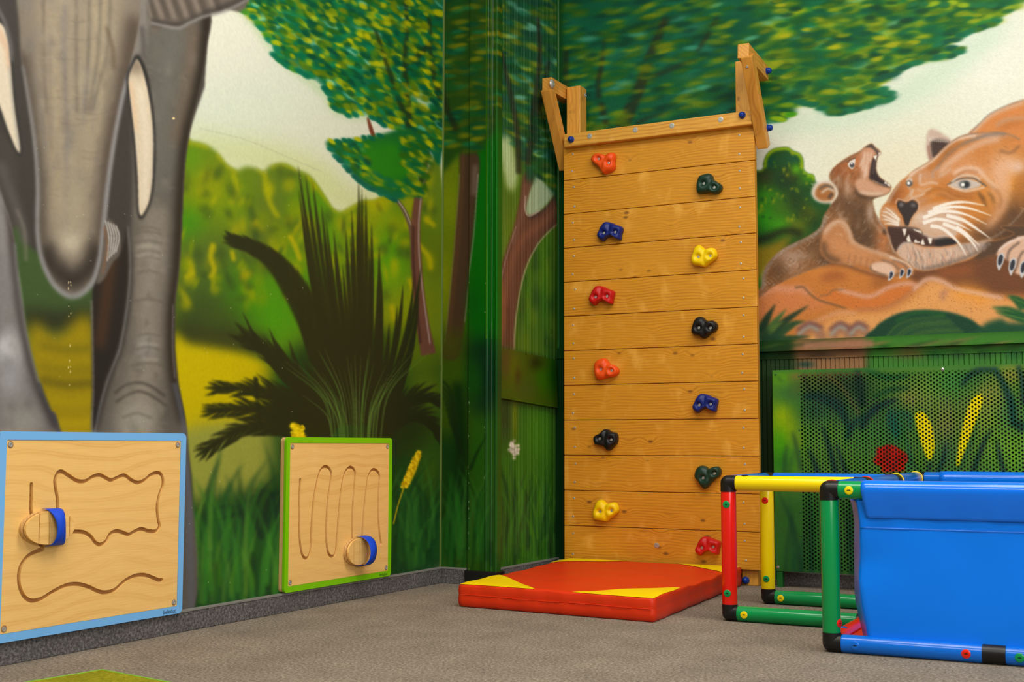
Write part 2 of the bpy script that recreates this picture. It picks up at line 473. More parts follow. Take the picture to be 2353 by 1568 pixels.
    def blades(self, x0, x1, y0, y1, n, L, w, cols, lean=0.5, soft=4, a=0.8):
        for _ in range(n):
            x = self.rng.uniform(x0, x1); y = self.rng.uniform(y0, y1)
            l = L * self.rng.uniform(.55, 1.2); b = self.rng.uniform(-lean, lean)
            e = (x + l * math.sin(b), y - l * math.cos(b)); mid = (x + l * .5 * math.sin(b * .5), y - l * .55)
            self.line([(x, y), mid, e], (w, w * .9, 0.6), cols[self.rng.randint(len(cols))], soft, a * self.rng.uniform(.6, 1), sub=4)

def T(ox, oy, s):
    return lambda *p: [(ox + a / s, oy + b / s) for a, b in p]

TEAL = [((0, 66, 44), 3), ((0, 98, 62), 3), ((6, 120, 78), 2), ((34, 88, 16), 3), ((84, 110, 6), 2.5), ((140, 152, 0), 2.4), ((184, 186, 4), 1.4), ((120, 196, 160), 0.8)]
def paint_left():
    c = Canvas('X', -2.54, 1.2, 4.2, 0.04, 2.75, 0.0016, (211, 212, 192), 3)
    # sky, slightly cooler in the middle
    for x, y, r, col in ((600, 260, 200, (205, 211, 193)), (560, 330, 160, (203, 213, 190)), (700, 400, 160, (206, 208, 180)), (520, 80, 100, (216, 214, 196))):
        c.dab(x, y, r, r * .8, 0, col, 0.8, 1.0)
    c.line([(430, 325), (520, 350), (620, 365), (740, 410), (800, 470), (900, 440)], 60, (186, 196, 110), 60, 0.6)
    # distant hedge
    top = [(405, 335), (440, 327), (475, 335), (500, 352), (520, 378), (545, 392), (565, 384), (590, 388), (606, 396), (622, 382), (655, 377), (682, 392), (705, 400), (725, 420), (745, 450), (765, 480), (785, 488), (810, 475), (835, 462), (860, 462), (880, 452), (905, 440), (960, 430), (1012, 380)]
    hedge = top + [(1020, 860), (860, 900), (400, 830)]
    c.poly(hedge, (98, 122, 22), 10)
    c.set_clip(hedge, 8)
    for x, y, r, col in ((450, 470, 70, (112, 130, 10)), (540, 480, 60, (104, 138, 8)), (480, 430, 45, (140, 148, 0)), (430, 360, 40, (90, 140, 14)), (640, 470, 60, (84, 104, 30)), (720, 480, 55, (72, 140, 10)), (740, 560, 60, (70, 148, 6)), (430, 520, 45, (52, 140, 8)),
                         (450, 600, 60, (82, 100, 34)), (520, 600, 60, (74, 92, 36)), (560, 690, 75, (58, 138, 8)), (640, 720, 80, (66, 150, 8)), (470, 690, 60, (58, 84, 34)), (440, 740, 50, (50, 66, 30)), (520, 760, 60, (52, 66, 30)), (880, 540, 60, (72, 150, 4)), (900, 620, 50, (70, 156, 8)), (960, 540, 40, (88, 112, 8)), (860, 500, 40, (140, 150, 6)),
                         (820, 560, 50, (120, 135, 10)), (800, 640, 60, (96, 130, 14)), (940, 700, 60, (130, 146, 8)), (900, 760, 50, (140, 150, 6)), (1000, 600, 50, (88, 106, 10)), (990, 700, 40, (104, 120, 12)), (600, 560, 50, (92, 104, 30)), (690, 540, 50, (120, 130, 10)), (950, 800, 50, (110, 120, 10)), (700, 640, 80, (70, 130, 14))):
        c.dab(x, y, r, r * 1.1, 0, col, 0.75, 1.0)
    for pts in ([(500, 352), (520, 378), (545, 392)], [(590, 388), (606, 396), (612, 430), (622, 470), (640, 500)], [(622, 382), (655, 377), (682, 392)], [(705, 400), (745, 450), (775, 488)], [(785, 488), (835, 462), (862, 464)], [(405, 333), (440, 327), (480, 338)], [(535, 395), (545, 440), (530, 470)]):
        c.line(pts, 12, (158, 160, 2), 9, 0.8)
    for _ in range(230):
        x = c.rng.uniform(405, 1000); y = c.rng.uniform(390, 700)
        c.dab(x, y, c.rng.uniform(5, 16), c.rng.uniform(8, 24), c.rng.uniform(-.6, .6), [(160, 162, 0), (64, 86, 24), (120, 140, 0), (50, 74, 28), (172, 164, 0)][c.rng.randint(5)], 0.5, 1.2)
    for pts in ([(490, 560), (484, 590), (492, 620), (482, 640)], [(425, 640), (445, 625)], [(532, 575), (538, 600)], [(665, 540), (680, 570), (690, 600)], [(960, 560), (985, 590), (990, 620)], [(975, 500), (1000, 520)], [(940, 640), (960, 690)], [(900, 700), (905, 740)]):
        c.line(pts, 11, (172, 164, 4), 7, 0.85)
    c.set_clip()
    c.line([(400, 765), (450, 775), (510, 785), (560, 790), (620, 800)], 60, (50, 58, 26), 30, 0.9)
    # yellow savanna and meadow
    field = [(395, 775), (430, 790), (480, 800), (540, 810), (600, 830), (680, 890), (700, 1000), (395, 1010)]
    c.poly(field, (190, 172, 0), 22)
    c.dab(470, 860, 80, 50, 0, (196, 176, 0), .7, 1); c.dab(620, 905, 60, 30, .3, (176, 172, 6), .7, 1)
    c.line([(430, 1010), (520, 1000), (620, 990)], 60, (170, 160, 40), 50, .8)
    c.poly([(400, 1000), (660, 990), (680, 1150), (400, 1200)], (146, 150, 58), 30)
    c.poly([(640, 820), (1012, 800), (1012, 1310), (400, 1420), (400, 1180), (620, 1100)], (28, 66, 22), 40)
    c.line([(880, 790), (940, 800), (1012, 830)], 90, (104, 118, 10), 70, .85)
    c.line([(960, 870), (1000, 920)], 60, (120, 130, 10), 50, .7)
    c.dab(960, 960, 60, 60, 0, (90, 110, 12), .7, 1); c.dab(990, 1080, 40, 60, 0, (66, 96, 16), .7, 1)
    # slender tree
    brown = (104, 66, 50)
    c.line([(903, 448), (925, 478), (942, 515), (950, 560), (952, 620)], (8, 12, 14), (96, 84, 60), 4)
    c.line([(905, 450), (928, 480), (945, 517)], 2.5, (186, 180, 160), 2, .7)
    c.line([(985, 345), (973, 400), (962, 450), (955, 520), (957, 600), (963, 680), (972, 750), (985, 815)], (8, 18, 20, 22, 26, 30, 34), brown, 4)
    c.line([(990, 345), (980, 395), (968, 450), (962, 520), (964, 600), (974, 690), (988, 790)], 3, (182, 168, 160), 3, .75)
    c.line([(950, 520), (950, 600), (957, 690), (966, 790)], 5, (60, 38, 30), 4, .8)
    c.line([(845, 270), (852, 295), (860, 318)], (6, 9, 10), (112, 56, 36), 3)
    # canopy
    can = [(535, -60), (545, 12), (575, 38), (600, 62), (618, 88), (636, 108), (632, 130), (660, 150), (700, 170), (738, 185), (752, 215), (770, 250), (800, 262), (818, 262), (845, 260), (870, 278), (900, 292), (935, 300), (985, 345), (1016, 350), (1020, -60), (1020, -330), (500, -330)]
    c.poly(can, (6, 92, 54), 8, .95)
    c.line([(545, 12), (575, 40), (636, 120), (700, 176), (752, 220), (775, 255), (845, 268)], 22, (160, 190, 130), 20, .5)
    c.set_clip(can, 16)
    for x, y, rx, ry in ((690, 60, 40, 14), (770, 60, 40, 16), (720, 95, 40, 12), (850, 80, 40, 12), (960, 215, 20, 12), (560, 25, 14, 8), (820, 130, 30, 8), (655, 40, 20, 40), (900, 160, 30, 10), (960, 100, 16, 20)):
        c.dab(x, y, rx, ry, .5, (120, 190, 158), .75, 1.2)
    c.set_clip()
    vis = [(535, -20)] + can[1:20] + [(1020, -20)]
    c.foliage(can, 500, .5, 15, 6.5, TEAL, .3)
    c.foliage(vis, 800, .55, 13, 6, TEAL, .25, .9, 1.8)
    for tx in ([(860, 60), (880, 120), (900, 180), (925, 250), (945, 310)], [(930, -20), (935, 60), (930, 150), (938, 250), (950, 330), (970, 420)], [(985, 40), (990, 90), (960, 130), (930, 145)], [(985, 90), (995, 160), (1012, 230)]):
        c.line(tx, (8, 12, 14), (28, 44, 20), 6, .8)
    c.poly([(945, 222), (965, 215), (985, 225), (995, 242), (975, 250), (955, 240)], (176, 206, 168), 7, .85)
    c.foliage(vis, 420, .55, 10, 5.5, [((0, 72, 46), 3), ((10, 100, 50), 2), ((110, 125, 4), 2), ((184, 180, 2), 2.8), ((86, 120, 6), 2)], .25, .85, 1.8)
    c.edge_dabs([(540, 8), (575, 36), (600, 60), (618, 88), (640, 106), (630, 128), (662, 150), (704, 172)], 15, 13, 6.5, .55, [(0, 100, 70), (10, 112, 78), (60, 130, 30), (160, 172, 10)])
    c.edge_dabs([(738, 188), (752, 215), (768, 248), (800, 262), (820, 264)], 13, 11, 6, .5, [(0, 90, 66), (6, 104, 74)])
    c.edge_dabs([(845, 262), (870, 278), (900, 292), (935, 302)], 13, 11, 6, .5, [(0, 96, 70), (60, 130, 20), (150, 160, 6)])
    # lower twig
    twig = [(748, 328), (790, 322), (830, 318), (880, 308), (920, 296), (950, 300), (985, 350), (960, 400), (975, 452), (930, 450), (905, 458), (880, 448), (850, 430), (815, 405), (795, 380), (772, 358)]
    c.poly(twig, (16, 92, 40), 7)
    c.set_clip(twig, 12)
    for x, y, r in ((855, 360, 40), (900, 350, 35), (880, 395, 40), (920, 390, 30)):
        c.dab(x, y, r, r * .8, .3, (34, 118, 12), .9, 1.0)
    c.set_clip()
    c.foliage([(760, 328), (840, 330), (850, 400), (810, 390), (772, 352)], 60, .55, 10, 5, TEAL)
    c.foliage([(930, 300), (990, 350), (975, 450), (940, 440), (920, 350)], 110, .5, 11, 5.5, [((0, 88, 50), 3), ((40, 90, 10), 3), ((160, 160, 4), 2)])
    c.edge_dabs([(748, 330), (790, 324), (830, 320), (880, 310)], 13, 9, 5, .5, [(168, 170, 10), (100, 130, 10), (0, 90, 60)])
    c.edge_dabs([(750, 330), (772, 358), (795, 382), (815, 407), (850, 432), (880, 448), (910, 460)], 12, 11, 6, .5, [(0, 84, 66), (4, 100, 76)])
    c.foliage([(830, 380), (960, 440), (905, 455), (850, 425)], 40, .4, 10, 5, [((0, 96, 60), 2), ((120, 140, 6), 1.4)])
    # palm bush
    dk = (38, 42, 18)
    c.poly([(820, 1010), (720, 930), (690, 830), (760, 760), (830, 720), (880, 800), (920, 900), (1000, 980), (880, 1060), (640, 1040)], (36, 48, 18), 50, .9)
    F_ = lambda sp, n, L, w, cr, **k: c.frond(sp, n, L, w, dk, core=cr, **k)
    F_([(790, 940), (740, 790), (672, 655), (610, 585), (528, 548)], 24, 78, 10, (84, 58, 22), spread=.36, soft=4)
    F_([(780, 980), (700, 890), (625, 815), (560, 775)], 12, 110, 10, (60, 34, 10), spread=.34, soft=4)
    F_([(770, 990), (690, 940), (600, 898), (490, 892)], 13, 105, 9, (54, 30, 8), spread=.36, soft=4)
    F_([(760, 1005), (680, 960), (580, 940), (480, 945)], 13, 100, 9, (50, 30, 8), spread=.38, soft=4)
    F_([(750, 1015), (660, 985), (560, 985), (465, 1040)], 13, 105, 9, (54, 30, 8), spread=.38, soft=4)
    F_([(860, 990), (920, 930), (975, 912), (1030, 935)], 12, 76, 9, (40, 24, 8), spread=.42, soft=4)
    F_([(860, 1010), (930, 960), (985, 968), (1012, 1005)], 11, 66, 9, (40, 24, 8), spread=.42, soft=4)
    F_([(600, 980), (592, 930), (589, 890), (588, 872)], 4, 26, 7, (10, 7, 3), spread=.2)
    K5 = T(400, 360, 2.613)
    def spear(tip, base, bend, w):
        (tx, ty), (bx, by) = K5(tip)[0], base
        mx_, my_ = (tx + bx) / 2 + bend, (ty + by) / 2
        q1 = ((tx + mx_) / 2 + bend * .35, (ty + my_) / 2)
        c.line([(bx, by), (mx_, my_), q1, (tx, ty)], (w, w * 1.25, w, .7), dk, 3.5, .95)
    for tip, bx, bend in (((745, 55), 800, -8), ((790, 110), 804, -8), ((832, 150), 806, -6), ((748, 200), 796, -8), ((770, 370), 792, -8), ((885, 290), 812, -6), ((912, 380), 814, -4), ((810, 570), 796, -6), ((958, 440), 818, -2), ((865, 780), 806, -4), ((960, 560), 818, 0), ((900, 480), 810, -4),
                          ((1108, 140), 832, 0), ((1152, 232), 836, 2), ((1128, 190), 834, 0), ((1066, 320), 828, 0), ((1030, 430), 826, -2), ((1186, 400), 842, 4), ((1232, 540), 848, 6), ((1012, 650), 824, -2), ((1242, 690), 850, 8), ((1100, 300), 832, 0), ((1236, 900), 856, 8), ((1220, 1100), 856, 6), ((1170, 520), 842, 4), ((1060, 480), 828, 0),
                          ((1484, 660), 866, 14), ((1470, 840), 870, 16), ((1376, 770), 862, 10), ((1440, 740), 866, 14), ((1292, 1000), 858, 6), ((1450, 980), 872, 16), ((1388, 1240), 872, 14), ((1420, 1090), 872, 16), ((1340, 900), 862, 10), ((740, 660), 770, -20), ((800, 740), 776, -16), ((690, 1100), 760, -12), ((570, 1030), 752, -14), ((410, 935), 744, -16)):
        spear(tip, (bx, 975), bend, 10)
    for k in range(46):
        t = c.rng.uniform(-.5, .5); x0 = 822 + 120 * t; b_ = t * 1.25
        L = c.rng.uniform(120, 250); y0 = 1040 - abs(t) * 40
        c.line([(x0, y0), (x0 + L * .4 * math.sin(b_ * .5), y0 - L * .52), (x0 + L * math.sin(b_), y0 - L * math.cos(b_ * .8))], (1.4, 2.4, .5), [(92, 128, 50), (70, 104, 36), (104, 134, 58)][k % 3], 2.5, .6)
    # tall grass
    c.blades(425, 660, 1200, 1420, 70, 170, 15, [(34, 92, 30), (30, 70, 36), (44, 104, 28), (24, 60, 30)], .35, 9, .75)
    c.blades(425, 1010, 1240, 1400, 90, 150, 13, [(36, 96, 40), (26, 78, 36), (52, 118, 34), (20, 60, 30)], .4, 8, .6)
    c.blades(880, 1010, 1220, 1310, 50, 190, 8, [(58, 120, 40), (30, 84, 30), (22, 60, 24)], .45, 5, .6)
    c.blades(560, 660, 1190, 1240, 26, 110, 9, [(20, 52, 34), (16, 44, 28)], 1.2, 6, .7)
    c.blades(480, 660, 1330, 1380, 10, 110, 8, [(96, 140, 10), (80, 130, 16)], .3, 7, .6)
    c.line([(420, 1415), (700, 1375), (1010, 1320)], 60, (26, 68, 36), 50, .6)
    c.blades(430, 650, 1260, 1400, 46, 190, 11, [(62, 134, 40), (48, 116, 36), (92, 140, 44)], .28, 6, .55)
    # flower spikes
    c.line([(668, 975), (680, 985), (692, 1010), (705, 1040)], (12, 24, 26), (226, 196, 8), 5)
    for k in range(40): c.dab(c.rng.uniform(670, 698), c.rng.uniform(975, 1010), 4, 3, 0, [(240, 210, 20), (196, 166, 0)][k % 2], .7)
    c.line([(964, 1036), (955, 1060), (938, 1100), (928, 1120)], (10, 19, 16), (214, 182, 16), 4)
    for k in range(60):
        t = c.rng.uniform(0, 1); c.dab(964 - 36 * t + c.rng.uniform(-7, 7), 1036 + 84 * t, 4, 3, .5, [(236, 206, 30), (186, 150, 4)][k % 2], .8)
    c.line([(930, 1115), (915, 1160), (904, 1205)], 3, (180, 160, 20), 2)
    # ---------------- elephant
    c.poly([(-1500, -400), (470, -400), (478, 60), (470, 200), (435, 300), (424, 380), (418, 480), (412, 600), (402, 700), (402, 800), (410, 880), (425, 960), (440, 1100), (450, 1420), (200, 1420), (212, 1000), (214, 700), (205, 600), (60, 560), (40, 640), (60, 760), (90, 870), (140, 1000), (160, 1420), (-1500, 1560)], (68, 63, 57), 6, smooth=False)
    c.poly([(-1500, 430), (-90, 430), (-90, 1560), (-1500, 1560)], (78, 104, 22), 12, smooth=False)
    c.poly([(-1500, 800), (-90, 790), (-90, 1560), (-1500, 1560)], (168, 150, 10), 40, smooth=False)
    c.mottle([(-1200, 430), (-90, 430), (-90, 800), (-1200, 800)], 120, 30, 34, [(120, 140, 4), (52, 80, 26), (70, 140, 8)], .5)
    c.blades(-1200, -100, 1240, 1500, 120, 190, 15, [(40, 104, 30), (28, 80, 34), (60, 124, 36)], .35, 8, .8)
    # savanna behind the legs
    gap = [(34, 520), (120, 560), (215, 600), (216, 660), (213, 760), (216, 880), (210, 990), (205, 1440), (170, 1440), (150, 1100), (136, 990), (112, 940), (88, 870), (66, 790), (50, 700), (36, 600)]
    c.poly(gap, (62, 84, 44), 10)
    c.set_clip(gap, 6)
    c.line([(50, 730), (130, 740), (215, 730)], 50, (44, 46, 28), 34, .9)
    c.poly([(60, 790), (130, 775), (220, 770), (220, 1440), (60, 1440)], (150, 130, 12), 30)
    for y, col in ((800, (110, 100, 20)), (850, (124, 108, 14)), (880, (80, 74, 20)), (920, (164, 142, 8)), (955, (150, 126, 10)), (970, (176, 152, 6))):
        c.line([(90, y - 8), (150, y + 4), (215, y)], 16, col, 16, .7)
    c.set_clip()
    # right front leg
    leg = [(340, 40), (476, 20), (474, 110), (462, 190), (440, 280), (426, 360), (420, 450), (416, 540), (410, 620), (401, 700), (400, 800), (407, 880), (424, 960), (432, 1050), (440, 1420), (205, 1420), (214, 990), (240, 890), (272, 800), (290, 700), (298, 600), (292, 520), (300, 300)]
    c.poly(leg, (92, 86, 78), 6)
    c.set_clip(leg, 5)
    c.line([(400, 60), (385, 200), (365, 330), (350, 450)], (100, 80, 60), (104, 104, 96), 50, .7)
    c.line([(450, 60), (430, 200), (405, 330)], 30, (108, 90, 72), 26, .7)
    c.line([(360, 470), (350, 560), (340, 680), (338, 780), (322, 900), (310, 1000), (310, 1400)], (40, 60, 60, 50, 80, 90, 100), (142, 134, 120), 40, .9)
    c.line([(345, 560), (345, 600)], 40, (160, 152, 136), 30, .7)
    c.line([(335, 770), (330, 830)], 34, (142, 138, 132), 28, .8)
    c.line([(320, 930), (316, 990)], 74, (160, 154, 138), 40, .8)
    for y, w in ((525, 60), (535, 66), (556, 66), (578, 62), (592, 60), (625, 50), (690, 70), (770, 60), (800, 56), (838, 80)):
        c.line([(340 - w / 2, y + 3), (340, y - 3), (340 + w / 2, y + 4)], 4, (84, 76, 68), 5, .5)
    for y in (565, 587, 790, 825):
        c.line([(315, y + 3), (340, y), (365, y + 3)], 5, (176, 168, 152), 5, .45)
    c.line([(262, 905), (290, 885), (322, 880), (350, 890), (380, 912)], 5, (66, 60, 54), 5, .8)
    c.line([(266, 925), (292, 908), (318, 900), (345, 908), (384, 934)], 5, (66, 60, 54), 5, .8)
    c.line([(280, 960), (315, 950), (350, 962)], 5, (90, 84, 76), 6, .6)
    c.mottle(leg, 240, 9, 14, [(150, 142, 128), (70, 64, 58), (120, 112, 98), (96, 96, 92)], .22)
    c.fur(leg, 120, 0.0, 26, 3, [(74, 68, 62), (160, 150, 134)], .28, .25, 4)
    c.line([(476, 20), (470, 120), (455, 210), (432, 300), (421, 380), (414, 500), (408, 620), (398, 710), (397, 800), (404, 880), (424, 970)], 26, (38, 31, 24), 18, .9)
    c.line([(402, 880), (418, 950), (430, 1040), (440, 1400)], 14, (92, 96, 106), 8, .7)
    c.line([(398, 700), (397, 790), (402, 870)], 4, (128, 122, 118), 4, .6)
    c.line([(300, 300), (294, 520), (300, 610), (294, 700), (276, 800), (244, 890), (218, 990)], 14, (54, 50, 46), 10, .8)
    c.line([(292, 520), (297, 610), (291, 700), (274, 800), (262, 830), (240, 890), (218, 985), (214, 1100)], 6, (128, 128, 130), 6, .8)
    c.set_clip()
    # dark far leg between
    far = [(214, 640), (240, 600), (285, 520), (294, 610), (288, 700), (270, 800), (240, 880), (214, 990), (212, 880), (212, 760)]
    c.poly(far, (40, 37, 33), 6)
    c.set_clip(far, 6); c.line([(262, 560), (250, 640), (240, 720), (228, 800)], 24, (84, 54, 36), 20, .7); c.set_clip()
    c.line([(210, 690), (213, 800), (214, 900), (210, 990)], 4, (120, 112, 106), 4, .7)
    # head, ear
    head = [(-400, -400), (470, -400), (345, -60), (330, 60), (322, 130), (300, 180), (292, 520), (236, 600), (60, 560), (0, 300), (-400, 300)]
    c.poly(head, (62, 58, 53), 10)
    ear = [(335, -300), (620, -300), (572, -2), (520, 22), (470, 36), (440, 48), (410, 62), (380, 58), (345, 50)]
    c.poly(ear, (104, 94, 84), 5)
    c.set_clip(ear, 4)
    for x in (352, 380, 408, 438, 470, 505):
        c.line([(x - 30, -60), (x - 10, -5), (x + 8, 45)], 13, (78, 70, 62), 10, .8)
        c.line([(x - 44, -60), (x - 24, -5), (x - 6, 45)], 9, (136, 124, 110), 9, .7)
    c.line([(345, 50), (410, 58), (470, 34), (570, -4)], 16, (58, 52, 48), 10, .8)
    c.set_clip()
    c.line([(345, 52), (380, 60), (412, 64), (440, 50), (470, 38), (520, 24), (572, -2)], 6, (140, 136, 132), 6, .85)
    # shoulder seam
    c.poly([(300, -40), (336, -40), (340, 60), (332, 130), (318, 125), (300, 165), (285, 160), (290, 60)], (122, 116, 108), 10)
    c.line([(326, 60), (330, 100), (328, 132)], 12, (72, 68, 66), 8, .6)
    # trunk
    trunk = [(30, -400), (310, -400), (322, -20), (318, 60), (300, 140), (286, 200), (270, 280), (258, 360), (247, 440), (240, 520), (233, 590), (220, 640), (195, 672), (165, 682), (135, 670), (108, 635), (92, 590), (86, 520), (86, 440), (82, 360), (70, 270), (56, 170), (44, 60)]
    c.poly(trunk, (120, 110, 96), 6)
    c.set_clip(trunk, 5)
    c.line([(180, -60), (176, 80), (170, 250), (168, 400), (166, 520), (165, 590)], (220, 190, 150, 110, 84, 70), (150, 138, 116), 60, .9)
    c.line([(240, -40), (228, 120), (212, 260), (200, 400)], (50, 50, 40, 20), (164, 150, 120), 30, .6)
    c.line([(110, 0), (118, 160), (128, 320), (130, 480)], (30, 30, 30, 20), (170, 150, 120), 24, .6)
    c.line([(148, -20), (150, 200), (152, 420), (154, 540)], 10, (122, 116, 112), 9, .6)
    for x, b in ((100, 6), (175, 2), (205, -10), (232, -30), (255, -46)):
        c.line([(x, -30), (x + b * .2, 120), (x + b, 260)], 7, (92, 84, 76), 7, .5)
    for k in range(46):
        y = c.rng.uniform(0, 480); xa = c.rng.uniform(80, 200); L_ = c.rng.uniform(20, 80)
        c.line([(xa, y - 2), (xa + L_ / 2, y + 3), (xa + L_, y - 2)], 3, [(104, 94, 84), (176, 160, 132)][k % 2], 4, .28)
    for k in range(26):
        x = c.rng.uniform(90, 250); y = c.rng.uniform(-20, 330); x2 = 165 + (x - 165) * .85
        c.line([(x, y), ((x + x2) / 2, y + 60), (x2, y + 130)], c.rng.uniform(4, 9), [(110, 100, 90), (170, 156, 128), (124, 120, 116)][k % 3], 8, .35)
    c.mottle(trunk, 260, 9, 16, [(176, 164, 136), (96, 88, 80), (140, 128, 108), (120, 118, 114)], .25)
    c.dab(163, 555, 26, 26, 0, (196, 186, 162), .85, 1.0); c.dab(160, 500, 34, 60, 0, (164, 152, 128), .6, 1.0); c.dab(165, 440, 34, 60, 0, (160, 148, 122), .5, 1)
    c.line([(100, 560), (120, 610), (165, 645), (205, 615), (226, 560)], 42, (44, 38, 34), 26, .85)
    c.line([(52, 120), (70, 270), (84, 380), (90, 470), (90, 560)], 30, (78, 68, 58), 22, .8)
    c.line([(310, 40), (290, 170), (264, 290), (250, 400), (240, 500), (234, 570)], 34, (70, 58, 48), 26, .8)
    c.line([(245, 60), (258, 110), (262, 160)], 8, (96, 80, 62), 8, .7)
    c.set_clip()
    c.line([(52, 150), (66, 230), (80, 330), (87, 430), (86, 530), (96, 595), (118, 645), (142, 672), (166, 682), (192, 672), (216, 642), (230, 592), (238, 520), (246, 440), (258, 350), (272, 270), (290, 190), (310, 140)], (4, 8, 11, 12, 12, 10, 9), (142, 142, 142), 7, .85)
    # trunk tip
    tip = [(243, 508), (262, 512), (274, 530), (278, 555), (274, 585), (258, 605), (240, 640), (222, 650), (234, 590)]
    c.poly(tip, (96, 88, 80), 5)
    for k in range(5):
        c.line([(242 + 6 * k, 506 + k * 3), (250 + 6 * k, 545), (246 + 5 * k, 600 - k * 5)], 3.4, (190, 186, 178), 3, .8)
    c.line([(240, 520), (246, 570), (236, 630)], 5, (134, 92, 62), 5, .6)
    # tusks
    c.poly([(316, 126), (336, 160), (350, 230), (357, 310), (356, 400), (348, 460), (334, 494), (324, 504), (316, 492), (313, 440), (306, 330), (296, 230), (290, 178), (300, 148)], (44, 42, 40), 6)
    tusk = [(317, 138), (333, 180), (345, 240), (352, 310), (351, 400), (343, 460), (330, 490), (322, 494), (318, 470), (316, 400), (308, 300), (298, 215), (296, 178), (306, 152)]
    c.poly(tusk, (208, 192, 164), 4)
    c.set_clip(tusk, 3)
    c.line([(312, 130), (312, 170)], 40, (110, 96, 80), 26, .8); c.line([(322, 200), (336, 320), (332, 470)], 14, (218, 206, 182), 9, .7); c.line([(350, 200), (356, 330), (350, 470)], 9, (150, 146, 138), 7, .7); c.line([(300, 190), (312, 300)], 10, (214, 178, 140), 8, .6)
    c.set_clip()
    c.poly([(-60, 20), (0, 42), (20, 80), (28, 150), (36, 240), (50, 345), (38, 352), (14, 300), (-10, 240), (-60, 120)], (44, 42, 40), 7)
    t2 = [(-60, 40), (0, 52), (18, 90), (25, 160), (32, 240), (46, 340), (38, 344), (16, 292), (-6, 232), (-60, 130)]
    c.poly(t2, (214, 200, 174), 5)
    c.set_clip(t2, 3); c.line([(-10, 60), (16, 110), (24, 160)], 16, (206, 166, 132), 10, .6); c.line([(22, 150), (30, 240), (44, 340)], 7, (160, 156, 146), 6, .6); c.set_clip()
    c.line([(-10, 10), (10, 50), (24, 100), (26, 140)], 8, (118, 116, 112), 8, .7)
    c.line([(0, 370), (20, 430), (45, 500), (58, 560)], 20, (88, 84, 80), 16, .8)
    c.line([(38, 480), (56, 530), (60, 600)], 7, (128, 118, 106), 7, .6)
    # left front leg
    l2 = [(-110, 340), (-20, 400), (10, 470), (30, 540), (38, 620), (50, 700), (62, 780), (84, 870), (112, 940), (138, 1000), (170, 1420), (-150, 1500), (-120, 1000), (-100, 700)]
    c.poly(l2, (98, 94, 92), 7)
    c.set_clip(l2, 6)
    c.line([(0, 440), (10, 560), (10, 680), (20, 780), (30, 900), (50, 1000)], (30, 50, 60, 60, 80, 110), (134, 130, 128), 30, .8)
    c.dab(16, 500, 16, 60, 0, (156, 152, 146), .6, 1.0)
    c.dab(18, 800, 28, 34, 0, (206, 206, 206), .85, 1.0); c.dab(20, 860, 30, 44, 0, (170, 170, 172), .6, 1.0); c.dab(50, 970, 50, 40, 0, (142, 140, 128), .7, 1.0)  # pale gloss highlight painted into the leg's colour
    c.mottle(l2, 260, 10, 14, [(150, 146, 142), (76, 72, 70), (120, 112, 104)], .22)
    c.line([(20, 470), (36, 600), (48, 700), (66, 800), (92, 890), (130, 985)], 22, (58, 50, 46), 14, .8)
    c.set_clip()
    c.line([(34, 560), (40, 640), (52, 730), (64, 790), (80, 850), (94, 900)], 6, (120, 118, 118), 6, .7)
    c.line([(88, 880), (112, 940), (138, 998)], 10, (64, 64, 68), 6, .8)
    # chipped paint and scratches
    for k in range(13):
        c.dab(159 + c.rng.uniform(-2, 4), c.rng.uniform(640, 930), 1.2, c.rng.uniform(1.5, 4), 0, (224, 208, 160), .9, 2)
    for k in range(60):
        c.dab(c.rng.uniform(20, 700), c.rng.uniform(300, 1350), 1.2, 1.2, 0, (206, 200, 176), .6, 2)
    c.dab(399, 272, 3, 3, 0, (228, 206, 150), 1, 2)
    c.line([(460, 295), (560, 320), (640, 352), (740, 395)], 1.2, (150, 152, 130), 1.5, .6)
    c.line([(1004, 0), (1004, 1)], 1, (0, 0, 0), 1, 0)
    c.speckle(.03, 3)
    return c

